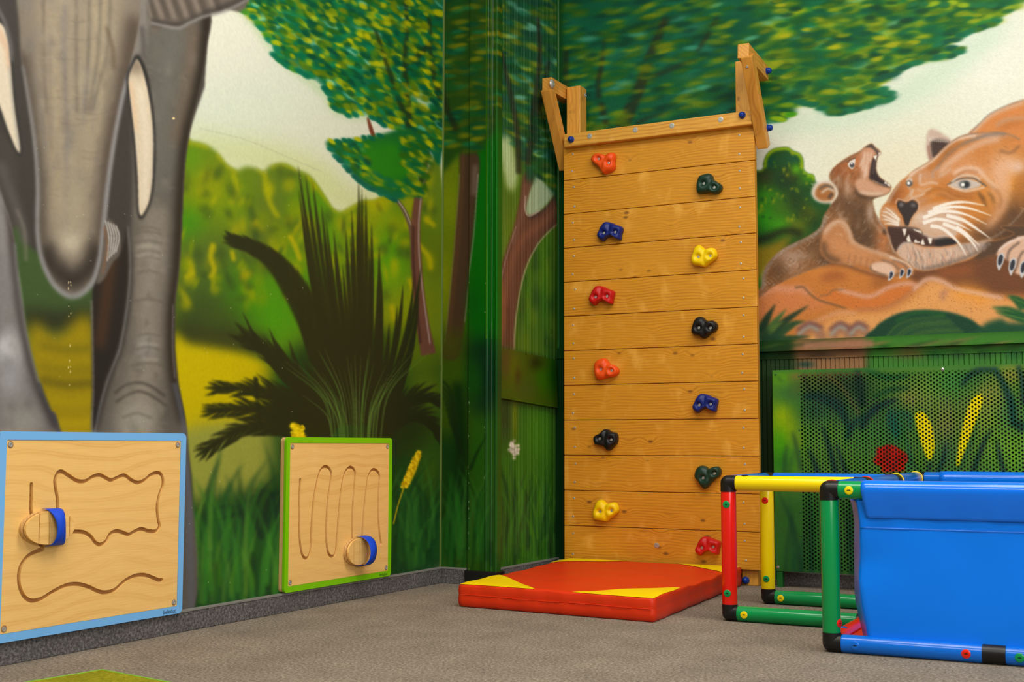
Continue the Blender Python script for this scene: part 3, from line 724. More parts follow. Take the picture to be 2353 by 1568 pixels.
def paint_face():
    """narrow wall face and pillar between the two walls"""
    c = Canvas('Y', 4.195, -2.57, -2.25, 0.03, 2.75, 0.0014, (34, 84, 14), 5)
    c.poly([(990, 560), (1090, 560), (1090, 1330), (990, 1330)], (52, 78, 6), 60, smooth=False)
    c.poly([(990, 350), (1082, 350), (1082, 760), (990, 760)], (92, 108, 6), 40, smooth=False)
    c.dab(1030, 470, 26, 60, 0, (112, 126, 6), .8, 1); c.dab(1018, 640, 20, 60, 0, (126, 132, 4), .6, 1)
    c.poly([(1080, 330), (1152, 330), (1152, 900), (1080, 900)], (0, 84, 8), 30, smooth=False)
    c.poly([(1082, 300), (1150, 220), (1150, 760), (1082, 760)], (0, 92, 2), 40, .9, smooth=False)
    # thick tree
    tr = [(1060, 335), (1056, 420), (1048, 520), (1038, 640), (1026, 760), (1016, 820), (1054, 820), (1068, 740), (1078, 640), (1088, 560), (1098, 460), (1104, 360)]
    c.poly(tr, (66, 46, 30), 5)
    c.set_clip(tr, 4); c.line([(1064, 350), (1058, 480), (1044, 640), (1028, 800)], 8, (88, 58, 36), 8, .8); c.line([(1096, 380), (1092, 450)], 12, (110, 90, 76), 10, .8); c.set_clip()
    c.line([(1056, 400), (1046, 540), (1032, 690), (1022, 790)], 2, (140, 120, 100), 2.5, .6)
    c.line([(1102, 400), (1092, 540), (1078, 650), (1068, 740)], 2.4, (156, 146, 136), 3, .7)
    c.line([(1000, 790), (1040, 800), (1085, 790)], 60, (60, 72, 6), 50, .9)
    can = [(990, -340), (1160, -340), (1160, 210), (1120, 330), (1100, 352), (1060, 350), (990, 350)]
    c.poly(can, (30, 64, 10), 12)
    c.foliage(can, 420, -.05, 17, 6, [((0, 62, 40), 3), ((16, 72, 24), 3), ((62, 78, 6), 3), ((112, 112, 4), 2.2), ((20, 100, 60), 1)], .2)
    c.line([(1005, 130), (1020, 230), (1050, 300)], 14, (24, 30, 12), 8, .8)
    c.line([(1100, 780), (1120, 860), (1110, 950)], 60, (6, 36, 22), 40, .9)
    c.dab(1095, 880, 16, 50, 0, (20, 70, 8), .8, 1); c.dab(1100, 1060, 20, 70, 0, (24, 80, 8), .6, 1); c.dab(1095, 700, 20, 60, 0, (0, 78, 6), .7, 1)
    c.line([(1030, 1000), (1040, 1150), (1030, 1290)], 70, (16, 52, 14), 40, .9)
    c.line([(1050, 880), (1060, 1000), (1055, 1200)], 24, (6, 34, 8), 20, .9)
    for k in range(8):
        c.line([(1006 + k * 4, 870 + k * 14), (1030 + k * 3, 890 + k * 18), (1052 + k * 2, 940 + k * 20)], (4, 6, 1), (18, 36, 14), 5, .8)
    for x, w_, col in ((1122, 4, (84, 136, 14)), (1132.5, 2, (96, 140, 50)), (1144, 4, (40, 120, 30))):  # lime highlights painted along the raised beads of the pillar
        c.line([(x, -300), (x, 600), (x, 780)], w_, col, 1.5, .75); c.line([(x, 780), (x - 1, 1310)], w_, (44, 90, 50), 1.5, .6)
    c.blades(1005, 1148, 1240, 1320, 70, 190, 7, [(44, 112, 30), (20, 74, 20), (30, 92, 26), (8, 44, 16), (50, 100, 34)], .3, 5, .6)
    c.line([(1084, 1080), (1100, 1040), (1122, 1000)], (8, 6, 1), (8, 40, 12), 4, .8)
    for k in range(26):
        c.dab([1080, 1118, 1081][k % 3] + c.rng.uniform(-2, 2), c.rng.uniform(640, 1310), .9, c.rng.uniform(.8, 3.5), 0, (150, 164, 120), .7, 2)
    c.speckle(.04, 3)
    return c

def paint_niche():
    c = Canvas('X', -2.32, 4.19, 4.81, 0.03, 2.75, 0.0013, (44, 92, 10), 6)
    c.poly([(1140, 320), (1290, 320), (1290, 830), (1140, 830)], (70, 104, 6), 40, smooth=False)
    c.dab(1175, 560, 30, 90, 0, (96, 118, 4), .8, 1); c.dab(1250, 620, 30, 90, 0, (66, 116, 2), .9, 1); c.dab(1265, 700, 30, 60, 0, (30, 84, 6), .8, 1); c.dab(1225, 740, 30, 60, 0, (60, 100, 10), .8, 1)
    for k in range(40):
        c.dab(c.rng.uniform(1190, 1275), c.rng.uniform(500, 800), c.rng.uniform(5, 12), c.rng.uniform(12, 36), 0, [(104, 128, 2), (40, 80, 8), (60, 120, 6), (26, 58, 10)][k % 4], .4, 1.1)
    c.poly([(1148, 300), (1170, 300), (1190, 400), (1170, 440), (1148, 350)], (170, 190, 130), 14)
    c.poly([(1205, 470), (1230, 400), (1262, 430), (1280, 440), (1240, 490), (1216, 500)], (150, 170, 130), 8)
    # forked tree
    tr = [(1146, 830), (1146, 640), (1158, 590), (1178, 530), (1194, 460), (1204, 400), (1228, 400), (1214, 450), (1208, 482), (1216, 496), (1250, 480), (1282, 440), (1300, 420), (1300, 500), (1262, 530), (1232, 566), (1206, 620), (1190, 690), (1182, 760), (1180, 830)]
    c.poly(tr, (98, 60, 40), 5)
    c.set_clip(tr, 4)
    c.line([(1160, 700), (1170, 620), (1200, 550), (1250, 510), (1300, 460)], 16, (126, 78, 50), 12, .8)
    c.line([(1210, 420), (1200, 480), (1180, 560)], 10, (120, 84, 64), 8, .7)
    c.line([(1150, 640), (1156, 720), (1150, 800)], 10, (150, 90, 44), 8, .7)
    c.line([(1280, 440), (1240, 486), (1214, 500)], 10, (50, 34, 24), 6, .8)
    c.set_clip()
    c.line([(1300, 500), (1262, 532), (1232, 568), (1207, 622), (1191, 692), (1183, 762), (1181, 830)], 2.4, (196, 180, 166), 2.5, .8)
    c.line([(1208, 450), (1207, 482), (1216, 497), (1240, 484)], 3, (190, 176, 160), 2.5, .8)
    c.line([(1150, 650), (1164, 590), (1186, 520)], 2, (170, 150, 140), 2, .6)
    can = [(1140, -340), (1300, -340), (1300, 430), (1270, 440), (1240, 400), (1215, 420), (1200, 360), (1170, 310), (1140, 260)]
    c.poly(can, (14, 74, 40), 14)
    c.foliage(can, 620, .35, 15, 6, [((0, 62, 44), 3), ((8, 92, 60), 2.5), ((20, 80, 14), 3), ((92, 108, 4), 2.4), ((150, 156, 10), 1.6), ((110, 180, 150), .9)], .25)
    for tx in ([(1152, 120), (1170, 200), (1188, 300), (1192, 400)], [(1236, 40), (1240, 140), (1225, 260), (1214, 380)], [(1262, 140), (1236, 260), (1222, 340)]):
        c.line(tx, (8, 12, 14), (34, 36, 18), 6, .75)
    c.foliage([(1200, 300), (1300, 200), (1300, 430), (1240, 410)], 80, .3, 14, 6, [((0, 50, 20), 3), ((20, 80, 10), 2), ((80, 90, 4), 1)], .3)
    # lower meadow
    c.poly([(1140, 910), (1300, 920), (1300, 1330), (1140, 1330)], (50, 104, 10), 16, smooth=False)
    c.dab(1160, 960, 26, 60, 0, (44, 54, 16), .8, 1); c.dab(1183, 960, 7, 60, 0, (110, 124, 2), .8, 1); c.dab(1240, 990, 34, 70, 0, (66, 124, 8), .8, 1)
    c.blades(1148, 1290, 1220, 1310, 120, 170, 7, [(60, 118, 36), (30, 84, 24), (70, 130, 20), (12, 52, 18), (44, 66, 26)], .3, 4, .65)
    for k in range(34):
        a = c.rng.uniform(0, 6.28); r = c.rng.uniform(0, 1) ** .6
        c.dab(1181 + 11 * r * math.cos(a), 1032 + 22 * r * math.sin(a), 4, 4, 0, [(206, 204, 184), (150, 150, 130), (222, 220, 204)][k % 3], .8, 1.2)
    c.poly([(1140, 795), (1290, 826), (1290, 942), (1140, 912)], (62, 86, 8), 6, smooth=False)
    c.dab(1158, 830, 20, 40, 0, (84, 62, 36), .8, 1); c.dab(1175, 850, 14, 40, 0, (86, 104, 2), .8, 1); c.dab(1182, 868, 8, 24, 0, (64, 52, 18), .8, 1); c.dab(1225, 836, 16, 16, 0, (34, 36, 8), .8, 1); c.dab(1240, 875, 20, 30, 0, (46, 106, 0), .8, 1); c.dab(1265, 860, 14, 50, 0, (10, 70, 2), .8, 1); c.dab(1200, 895, 26, 22, 0, (62, 84, 20), .8, 1)
    c.speckle(.04, 3)
    return c

def paint_back():
    c = Canvas('Y', 4.80, -2.34, 0.7, 0.93, 2.75, 0.0016, (229, 234, 214), 9)
    R1, R2, R3, R4, R5 = T(1740, 300, 6.03), T(2020, 220, 5.6), T(1740, 520, 5.405), T(2020, 440, 4.237), T(1700, 220, 2.614)
    c.line([(1740, 330), (1900, 300), (2100, 330), (2353, 220)], 160, (226, 228, 206), 120, .7)
    c.line([(1900, 420), (2060, 400), (2150, 330)], 120, (230, 220, 186), 100, .8)
    c.line([(2353, 60), (2250, 150), (2353, 200)], 120, (238, 238, 222), 100, .7)
    c.line([(1760, 285), (1900, 275), (2060, 230), (2220, 125), (2310, 50)], 46, (190, 222, 192), 50, .6)
    # ---- canopy
    can = [(1270, -340), (2900, -340), (2700, -100), (2500, -50), (2305, 12), (2306, 34), (2280, 56), (2232, 74), (2186, 94), (2156, 106), (2214, 114), (2186, 130), (2140, 136), (2096, 148), (2044, 176), (2002, 196), (2052, 218), (2032, 234), (1958, 256), (1906, 262), (1872, 240), (1840, 236), (1800, 246), (1822, 260), (1798, 276), (1768, 280), (1700, 330), (1270, 480)]
    c.poly(can, (8, 92, 58), 9, smooth=False)
    c.set_clip(can, 10, False)
    for k in range(90):
        x = c.rng.uniform(1290, 2250); y = c.rng.uniform(-20, 270)
        c.dab(x, y, c.rng.uniform(25, 60), c.rng.uniform(8, 20), -.15, [(0, 62, 40), (10, 120, 84), (4, 100, 70), (30, 96, 30), (0, 70, 50), (70, 150, 120)][k % 6], .5, 1.1)
    c.set_clip()
    pal = [((0, 62, 42), 3), ((0, 84, 58), 3), ((14, 116, 82), 2), ((40, 92, 14), 2.4), ((90, 116, 6), 2.2), ((132, 148, 4), 1.6), ((84, 160, 130), .5)]
    c.foliage(can[:1] + [(1760, -340)] + [(1760, 290), (1700, 330), (1270, 480)], 620, -.18, 20, 6, pal, .15, .75, 1.3)
    for tx, w in (([(1388, 95), (1382, 150), (1374, 200), (1384, 250), (1400, 310)], (8, 13, 16)), ([(1532, 40), (1510, 90), (1490, 140), (1470, 200), (1444, 260), (1420, 320)], (16, 22, 34)), ([(1650, 40), (1620, 90), (1598, 125)], (10, 12, 6)), ([(1600, 135), (1540, 160), (1490, 180)], (6, 9, 8)), ([(1560, 255), (1500, 268), (1460, 285)], (6, 8, 10)), ([(1300, 110), (1298, 170), (1304, 230)], (14, 16, 16))):
        c.line(tx, w, (40, 38, 18), 8, .7)
    pr = [((0, 78, 46), 3), ((24, 90, 34), 3), ((4, 116, 70), 2), ((76, 112, 8), 2.4), ((150, 170, 0), 2), ((192, 190, 2), 1.3), ((110, 186, 150), .4)]
    vis = [(1740, -30), (2420, -30)] + can[5:26]
    c.foliage(can[1:26], 300, -.18, 17, 6.5, pr, .15, .8, 1.5)
    c.foliage(vis, 900, -.16, 22, 7.5, pr, .13, .7, 1.4)
    c.foliage(vis, 260, -.12, 17, 6, [((150, 160, 4), 1.2), ((184, 180, 6), .9), ((84, 116, 8), 2), ((0, 84, 50), 3.5), ((10, 60, 34), 2)], .1, .8, 1.8)
    low = [(2300, 34), (2280, 54), (2232, 72), (2186, 92), (2158, 104), (2212, 114), (2186, 128), (2140, 134), (2096, 146), (2044, 174), (2004, 194), (2050, 218), (2032, 232), (1958, 254), (1906, 260)]
    c.edge_dabs(low, 16, 17, 6.5, -.2, [(10, 100, 66), (20, 112, 70), (60, 110, 30), (14, 84, 58)])
    c.edge_dabs([(1908, 258), (1872, 240), (1840, 236), (1800, 244)], 14, 15, 6, -.1, [(10, 100, 66), (110, 150, 10)])
    c.edge_dabs([(1770, 276), (1798, 272), (1820, 260)], 10, 14, 6, 0, [(60, 150, 10), (140, 180, 4)])
    c.edge_dabs([(2300, 14), (2234, 12), (2170, 8), (2100, 10)], 16, 15, 6, -.1, [(150, 180, 20), (30, 110, 60)])
    c.foliage([(1296, -20), (1760, -20), (1760, 290), (1700, 330), (1296, 400)], 330, -.18, 19, 6, [((110, 130, 4), 2.4), ((150, 156, 4), 1.8), ((0, 92, 54), 3), ((60, 100, 6), 2.4), ((0, 60, 36), 2), ((90, 176, 140), .7)], .12, .75, 1.4)
    # ---- hedge behind the climbing wall
    hb = [(1270, 420), (1420, 400), (1560, 420), (1700, 430), (1730, 520), (1730, 860), (1270, 860)]
    c.poly(hb, (46, 96, 14), 14)
    c.mottle(hb, 160, 26, 30, [(90, 126, 6), (24, 66, 16), (60, 130, 6), (30, 80, 26)], .5)
    c.poly([(1270, -300), (1292, -300), (1294, 200), (1302, 420), (1306, 860), (1270, 860)], (0, 62, 10), 14, .9, smooth=False)
    # ---- round bush
    bush = R1((10, 560), (80, 530), (95, 430), (140, 330), (220, 262), (330, 240), (430, 240), (500, 290), (580, 320), (630, 400), (640, 540), (700, 600), (775, 620), (800, 690), (850, 760), (1000, 900), (1000, 1500), (700, 1600), (-300, 1700), (-300, 560))
    c.poly(bush, (30, 74, 26), 5)
    c.set_clip(bush, 4)
    for p, r, col in ((R1((150, 900))[0], 28, (50, 130, 8)), (R1((120, 1200))[0], 36, (44, 150, 0)), (R1((330, 1310))[0], 24, (64, 160, 4)), (R1((340, 1050))[0], 30, (60, 104, 10)), (R1((300, 420))[0], 26, (30, 76, 30)), (R1((500, 430))[0], 22, (20, 84, 56)), (R1((170, 440))[0], 14, (14, 80, 60)),
                      (R1((360, 700))[0], 22, (20, 50, 26)), (R1((100, 650))[0], 22, (44, 50, 14)), (R1((480, 600))[0], 20, (50, 62, 16)), (R1((700, 660))[0], 16, (70, 140, 6)), (R1((540, 540))[0], 12, (90, 170, 0)), (R1((560, 950))[0], 24, (34, 56, 18)), (R1((740, 900))[0], 24, (30, 78, 30)), (R1((700, 1200))[0], 24, (30, 50, 16)), (R1((560, 1330))[0], 24, (100, 116, 10)), (R1((760, 1100))[0], 20, (80, 92, 10)), (R1((850, 1000))[0], 18, (20, 80, 40))):
        c.dab(p[0], p[1], r, r, 0, col, .8, 1.0)
    c.line(R1((100, 520), (110, 410), (150, 330), (230, 270), (330, 250), (430, 250), (500, 300), (580, 330), (625, 410), (632, 540)), 9, (156, 190, 0), 6, .9)
    c.line(R1((640, 560), (700, 612), (770, 630), (795, 690)), 9, (150, 190, 0), 6, .85)
    c.line(R1((0, 560), (90, 540)), 7, (140, 180, 0), 6, .7)
    for k in range(60):
        x, y = R1((c.rng.uniform(20, 900), c.rng.uniform(300, 1250)))[0]
        c.dab(x, y, c.rng.uniform(2, 5), c.rng.uniform(3, 7), c.rng.uniform(-1, 1), [(130, 150, 4), (20, 60, 30), (80, 120, 10), (160, 160, 10)][k % 4], .45, 1.2)
    c.set_clip()
    c.line(R1((-200, 1600), (150, 1480), (330, 1400), (500, 1400), (620, 1440)), 16, (26, 30, 10), 12, .85)
    c.poly(R3((-300, 260), (60, 250), (300, 170), (420, 120), (300, 350), (60, 600), (-300, 900)), (130, 112, 12), 16)
    # ---- rock ledge
    rock = R5((-200, 1340), (60, 1190), (240, 1110), (420, 1040), (560, 1000), (800, 1030), (1000, 1040), (1100, 1010), (1400, 960), (1560, 940), (1800, 900), (3600, 900), (3600, 1500), (1700, 1500), (-200, 1560))
    c.poly(rock, (196, 122, 54), 7, smooth=False)
    c.set_clip(rock, 6, False)
    c.poly(R5((1010, 1060), (1200, 1010), (1500, 950), (3600, 900), (3600, 1220), (1700, 1200), (1580, 1215), (1440, 1190), (1320, 1165), (1220, 1110), (1130, 1110), (1060, 1130)), (112, 70, 42), 16)
    c.line(R5((1190, 1050), (1300, 1060), (1400, 1040)), 20, (164, 92, 46), 20, .7)
    c.line(R5((1100, 1100), (1260, 1140), (1420, 1110)), 20, (140, 88, 50), 24, .7)
    c.line(R5((420, 1060), (560, 1030), (690, 1050)), 18, (206, 132, 58), 16, .8)
    c.line(R5((600, 1060), (500, 1100), (640, 1080)), 16, (150, 80, 44), 16, .6)
    c.line(R5((880, 1110), (800, 1130), (950, 1150)), 18, (150, 88, 44), 18, .7)
    c.poly(R5((125, 1210), (200, 1165), (290, 1150), (370, 1150), (430, 1190), (560, 1250), (400, 1300), (120, 1330)), (204, 126, 70), 14)
    c.line(R5((120, 1200), (210, 1155), (280, 1165), (360, 1160), (420, 1190)), 12, (216, 156, 130), 12, .8)
    c.poly(R5((480, 1200), (600, 1165), (760, 1195), (900, 1150), (1000, 1130), (1060, 1150), (900, 1260), (760, 1300), (620, 1270)), (206, 118, 52), 14)
    c.line(R5((590, 1165), (700, 1195), (790, 1205), (900, 1150), (1010, 1128), (1060, 1140)), 8, (214, 168, 150), 8, .85)
    c.line(R5((700, 1290), (860, 1280), (980, 1220), (1060, 1150)), 8, (160, 110, 84), 10, .6)
    c.poly(R5((560, 1330), (700, 1310), (900, 1290), (1060, 1190), (1130, 1110), (1200, 1110), (1290, 1160), (1440, 1190), (1580, 1215), (1700, 1250), (1700, 1400), (700, 1480), (400, 1480)), (224, 158, 90), 18)
    c.line(R5((1290, 1180), (1420, 1190), (1480, 1240)), 30, (232, 152, 50), 26, .8)
    c.line(R5((1040, 1170), (1120, 1105), (1200, 1110), (1300, 1160), (1440, 1190), (1580, 1215)), 7, (226, 188, 172), 8, .85)
    c.line(R5((1225, 1230), (1215, 1190), (1250, 1175)), 8, (160, 112, 100), 10, .7)
    c.line(R5((330, 1155), (380, 1150), (420, 1190), (480, 1230), (560, 1255), (640, 1280)), 4, (110, 82, 54), 4, .85)
    c.line(R5((480, 1203), (530, 1195), (560, 1170), (620, 1165)), 4, (130, 96, 62), 4, .7)
    c.line(R5((330, 1380), (420, 1370), (520, 1330), (600, 1300), (700, 1310)), 7, (222, 170, 140), 9, .7)
    c.line(R5((430, 1010), (560, 1000), (640, 1010), (760, 1050), (900, 1090)), 14, (96, 56, 40), 12, .8)
    c.set_clip()
    for k in range(420):
        x, y = R5((c.rng.uniform(130, 1600), c.rng.uniform(1130, 1400)))[0]
        c.dab(x, y, .9, .9, 0, (120, 70, 34), .6, 2)
    for cx_, w_ in ((430, 140), (610, 110), (720, 100)):
        c.line(R5((cx_ - w_ / 2, 1460), (cx_ - w_ / 4, 1405), (cx_, 1390), (cx_ + w_ / 3, 1420), (cx_ + w_ / 2, 1470)), 24, (156, 110, 84), 12, .9)
        c.line(R5((cx_ - w_ / 2 - 10, 1440), (cx_ - w_ / 4, 1395), (cx_, 1385), (cx_ + w_ / 3, 1410)), 7, (150, 170, 168), 7, .8)
        c.line(R5((cx_ - w_ / 2 - 20, 1410), (cx_ - w_ / 4, 1375), (cx_, 1368), (cx_ + w_ / 2, 1395)), 7, (96, 60, 66), 7, .7)
    # ---- lioness
    back = R5((1380, 232), (1430, 180), (1500, 115), (1590, 68), (1707, 25), (2100, -60), (3300, -20), (3600, 700), (1700, 700), (1500, 320))
    c.poly(back, (208, 132, 70), 5)
    c.set_clip(back, 4)
    c.line(R5((1395, 222), (1500, 125), (1590, 80), (1707, 40)), 8, (212, 184, 162), 8, .8)
    c.line(R5((1540, 180), (1610, 145), (1707, 135)), 8, (186, 150, 122), 8, .8); c.line(R5((1560, 200), (1640, 170), (1707, 165)), 12, (176, 104, 44), 12, .6)
    c.set_clip()
    c.line(R5((1378, 232), (1430, 178), (1500, 112), (1590, 66), (1707, 24)), 2.5, (128, 122, 116), 3, .8)
    c.poly(R5((1400, 900), (1480, 850), (1560, 820), (1707, 690), (3300, 560), (3600, 1000), (1900, 980), (1560, 960), (1420, 985)), (86, 64, 46), 8)
    ear = R5((1122, 250), (1138, 205), (1175, 205), (1225, 235), (1275, 275), (1245, 330), (1190, 370), (1140, 390), (1122, 330))
    c.poly(ear, (196, 168, 150), 6, .9)
    c.poly(R5((1150, 272), (1200, 262), (1262, 282), (1220, 330), (1165, 378), (1148, 330)), (74, 58, 50), 6)
    c.line(R5((1130, 300), (1136, 340), (1146, 385)), 5, (150, 104, 84), 4, .8)
    for k in range(9): c.line(R5((1140 + k * 14, 275 + k), (1134 + k * 13, 235 + k * 4)), (3, .8), (232, 224, 212), 2.5, .7)
    head = R5((880, 640), (905, 598), (930, 558), (962, 518), (1000, 488), (1022, 468), (1062, 440), (1112, 412), (1172, 368), (1232, 310), (1292, 262), (1352, 236), (1402, 226), (1480, 222), (1560, 218), (1640, 238), (1690, 268), (1720, 300), (3300, 300), (3600, 880), (1707, 780), (1650, 830), (1560, 866), (1480, 880), (1450, 930), (1380, 985), (1280, 1012), (1180, 1042), (1100, 1052), (1030, 1032), (960, 985), (930, 935), (890, 850), (848, 770), (842, 705), (858, 662))
    c.poly(head, (196, 126, 66), 4)
    c.set_clip(head, 3)
    for p, rx, ry, col in ((R5((1350, 400))[0], 50, 26, (212, 148, 96)), (R5((1500, 330))[0], 46, 26, (200, 128, 62)), (R5((1480, 650))[0], 40, 60, (212, 136, 50)), (R5((1640, 520))[0], 34, 60, (216, 140, 44)), (R5((1180, 600))[0], 50, 24, (206, 126, 44)), (R5((1600, 720))[0], 50, 40, (168, 108, 52)), (R5((1560, 820))[0], 60, 24, (104, 74, 46)), (R5((1690, 740))[0], 40, 40, (90, 66, 44)),
                           (R5((1100, 480))[0], 30, 16, (200, 150, 112)), (R5((950, 580))[0], 16, 22, (164, 96, 44)), (R5((1400, 460))[0], 46, 12, (216, 156, 112)), (R5((1620, 420))[0], 30, 24, (226, 184, 156)), (R5((1560, 500))[0], 22, 50, (224, 176, 140)), (R5((1100, 640))[0], 22, 14, (190, 140, 104)), (R5((1480, 240))[0], 40, 8, (196, 160, 134))):
        c.dab(p[0], p[1], rx, ry, 0, col, .8, 1.0)
    for p, rx, ry, col in ((R5((1580, 830))[0], 50, 16, (74, 54, 38)), (R5((1690, 700))[0], 26, 40, (84, 60, 40)), (R5((1690, 560))[0], 16, 50, (170, 108, 48)), (R5((1240, 330))[0], 18, 14, (150, 92, 44)), (R5((920, 610))[0], 10, 16, (140, 78, 34)), (R5((1330, 620))[0], 40, 10, (176, 108, 42)), (R5((1480, 800))[0], 30, 14, (140, 96, 56))):
        c.dab(p[0], p[1], rx, ry, 0, col, .75, 1.0)
    c.fur(head, 420, lambda x, y: .5 + .001 * (x - 2100), 13, 2.4, [(226, 190, 156), (150, 92, 44), (216, 150, 90), (120, 78, 44)], .3, .5, 2.5)
    lt = (226, 202, 182); gy = (116, 110, 104); dkb = (96, 62, 38)
    c.line(R5((1015, 490), (1060, 450), (1140, 405), (1200, 350), (1270, 285), (1350, 250), (1420, 240)), 7, lt, 5, .9)
    c.line(R5((1030, 450), (1110, 405), (1170, 362), (1235, 302), (1300, 255), (1360, 232), (1480, 216), (1600, 222), (1690, 262)), 5, gy, 4, .85)
    c.line(R5((1180, 440), (1240, 360), (1320, 300), (1420, 260), (1500, 235), (1600, 230)), 7, (128, 116, 104), 6, .85)
    c.line(R5((1130, 440), (1190, 400), (1250, 330), (1330, 280)), 12, (178, 110, 50), 10, .7)
    c.line(R5((1200, 470), (1240, 420), (1330, 350), (1440, 290), (1560, 260)), 12, (220, 184, 160), 10, .7)
    c.line(R5((1160, 500), (1160, 460), (1200, 430)), 6, (180, 150, 130), 5, .7); c.line(R5((1190, 490), (1230, 470), (1270, 440)), 6, (210, 176, 152), 5, .7)
    c.line(R5((1560, 330), (1620, 345), (1660, 320), (1690, 280)), 6, (126, 90, 62), 6, .7)
    c.line(R5((1280, 470), (1340, 440), (1420, 440), (1480, 500), (1540, 560)), 9, (230, 200, 176), 8, .75)
    c.line(R5((1290, 500), (1350, 455), (1430, 460)), 5, (170, 116, 74), 5, .7)
    c.line(R5((1590, 470), (1600, 560), (1580, 660), (1540, 730), (1490, 800)), 16, (224, 174, 136), 18, .7)
    c.line(R5((1640, 440), (1707, 420)), 20, (224, 196, 180), 16, .8)
    c.line(R5((960, 525), (925, 575), (890, 640)), 6, (190, 180, 170), 5, .7)
    c.line(R5((1030, 500), (1010, 540), (1030, 570), (1010, 610), (985, 630)), 5, (198, 168, 146), 5, .7)
    c.line(R5((1085, 470), (1082, 520), (1095, 535), (1150, 522), (1190, 530)), 5, (216, 192, 174), 4, .8)
    c.line(R5((1060, 560), (1100, 575), (1150, 555)), 5, (206, 178, 156), 4, .7)
    c.line(R5((1044, 560), (1030, 612), (1080, 600), (1110, 588)), 5, (216, 196, 180), 4, .8)
    c.line(R5((1120, 590), (1180, 560), (1240, 570), (1290, 600), (1400, 620)), 4, (140, 90, 50), 5, .7)
    c.line(R5((1140, 610), (1220, 590), (1300, 630), (1420, 640)), 7, (204, 146, 96), 7, .7)
    c.line(R5((1430, 580), (1460, 620), (1480, 670)), (5, 9, 3), (104, 70, 34), 6, .8); c.line(R5((1490, 580), (1515, 610), (1525, 650)), (4, 7, 3), (112, 76, 36), 6, .75)
    c.line(R5((1450, 520), (1530, 560), (1570, 620), (1560, 680)), 5, (150, 96, 50), 7, .6)
    c.line(R5((1440, 880), (1560, 830), (1660, 740), (1707, 680)), 3, (190, 180, 170), 4, .5)
    c.line(R5((1310, 885), (1450, 850), (1560, 790), (1650, 690)), 16, (88, 62, 42), 16, .65)
    c.line(R5((1010, 640), (1080, 570), (1160, 505)), 14, (214, 162, 118), 12, .6)
    c.line(R5((1180, 590), (1240, 605), (1300, 650)), 8, (150, 92, 44), 8, .6)
    c.line(R5((1100, 660), (1180, 630), (1300, 640), (1400, 620)), 10, (196, 116, 38), 10, .55)
    c.line(R5((1240, 545), (1300, 580), (1420, 590)), 6, (160, 100, 52), 6, .6)
    c.line(R5((1060, 700), (1140, 665), (1260, 640)), 8, (224, 190, 164), 9, .6)
    # eye right
    c.poly(R5((1262, 537), (1300, 512), (1360, 500), (1420, 515), (1452, 535), (1410, 556), (1350, 566), (1300, 556)), (200, 186, 172), 3)
    c.dab(*R5((1350, 534))[0], 13, 9.5, 0, (84, 88, 88), .95, 2.2); c.dab(*R5((1362, 534))[0], 7, 7, 0, (40, 42, 44), .9, 2); c.dab(*R5((1340, 535))[0], 4.5, 4.5, 0, (246, 244, 236), 1, 2)
    c.line(R5((1246, 536), (1290, 512), (1340, 496), (1400, 496), (1440, 516), (1480, 545)), 3.4, (92, 92, 90), 2.5, .9)
    c.line(R5((1270, 520), (1330, 482), (1400, 482), (1446, 505)), 4, (214, 208, 198), 3, .8)
    c.line(R5((1250, 537), (1300, 560), (1360, 574), (1430, 560), (1470, 550)), 4, (232, 214, 198), 3, .8)
    # eye left
    c.dab(*R5((1018, 527))[0], 8, 7.5, 0, (90, 92, 92), 1, 2.4); c.dab(*R5((1014, 526))[0], 3.6, 3.6, 0, (244, 240, 232), 1, 2); c.line(R5((1000, 510), (1020, 500), (1036, 515)), 4, (220, 214, 204), 3, .8)
    # mouth
    c.poly(R5((885, 785), (960, 782), (1020, 792), (1066, 798), (1096, 826), (1150, 852), (1230, 846), (1312, 880), (1290, 896), (1180, 910), (1100, 905), (1040, 885), (990, 890), (950, 930), (930, 945), (890, 850)), (72, 50, 42), 4, smooth=False)
    c.poly(R5((1180, 862), (1240, 848), (1312, 880), (1250, 898), (1180, 906)), (44, 40, 40), 4)
    # muzzle
    c.poly(R5((1000, 782), (1050, 730), (1110, 690), (1180, 670), (1300, 690), (1340, 760), (1310, 830), (1230, 842), (1150, 846), (1095, 822), (1062, 796)), (206, 172, 144), 12)
    c.poly(R5((868, 672), (930, 690), (975, 760), (995, 782), (930, 784), (880, 770), (850, 730)), (200, 164, 134), 8, .8)
    c.line(R5((1040, 740), (1080, 720), (1120, 760)), 14, (222, 198, 176), 12, .8)
    c.line(R5((1100, 826), (1160, 850), (1230, 842), (1300, 830)), 6, (206, 192, 178), 5, .8)
    c.line(R5((985, 790), (1040, 796), (1075, 806), (1098, 828)), 3, (70, 74, 76), 3, .8)
    # teeth
    wt = (234, 226, 210)
    for tp in (R5((975, 800), (1002, 800), (996, 830), (988, 846)), R5((1015, 832), (1000, 862), (1008, 880), (1030, 880)), R5((1100, 856), (1086, 886), (1092, 896), (1112, 896)), R5((1128, 852), (1156, 856), (1150, 890), (1138, 892)), R5((1040, 800), (1090, 815), (1094, 828), (1050, 812)), R5((1046, 870), (1058, 862), (1066, 876), (1080, 874), (1082, 886), (1050, 884))):
        c.poly(tp, wt, 2, smooth=False)
    # chin
    chin = R5((948, 922), (985, 886), (1050, 892), (1120, 912), (1250, 908), (1330, 892), (1440, 880), (1520, 870), (1450, 940), (1300, 1003), (1150, 1044), (1060, 1044), (985, 1005), (945, 955))
    c.poly(chin, (208, 174, 148), 6)
    c.set_clip(chin, 5)
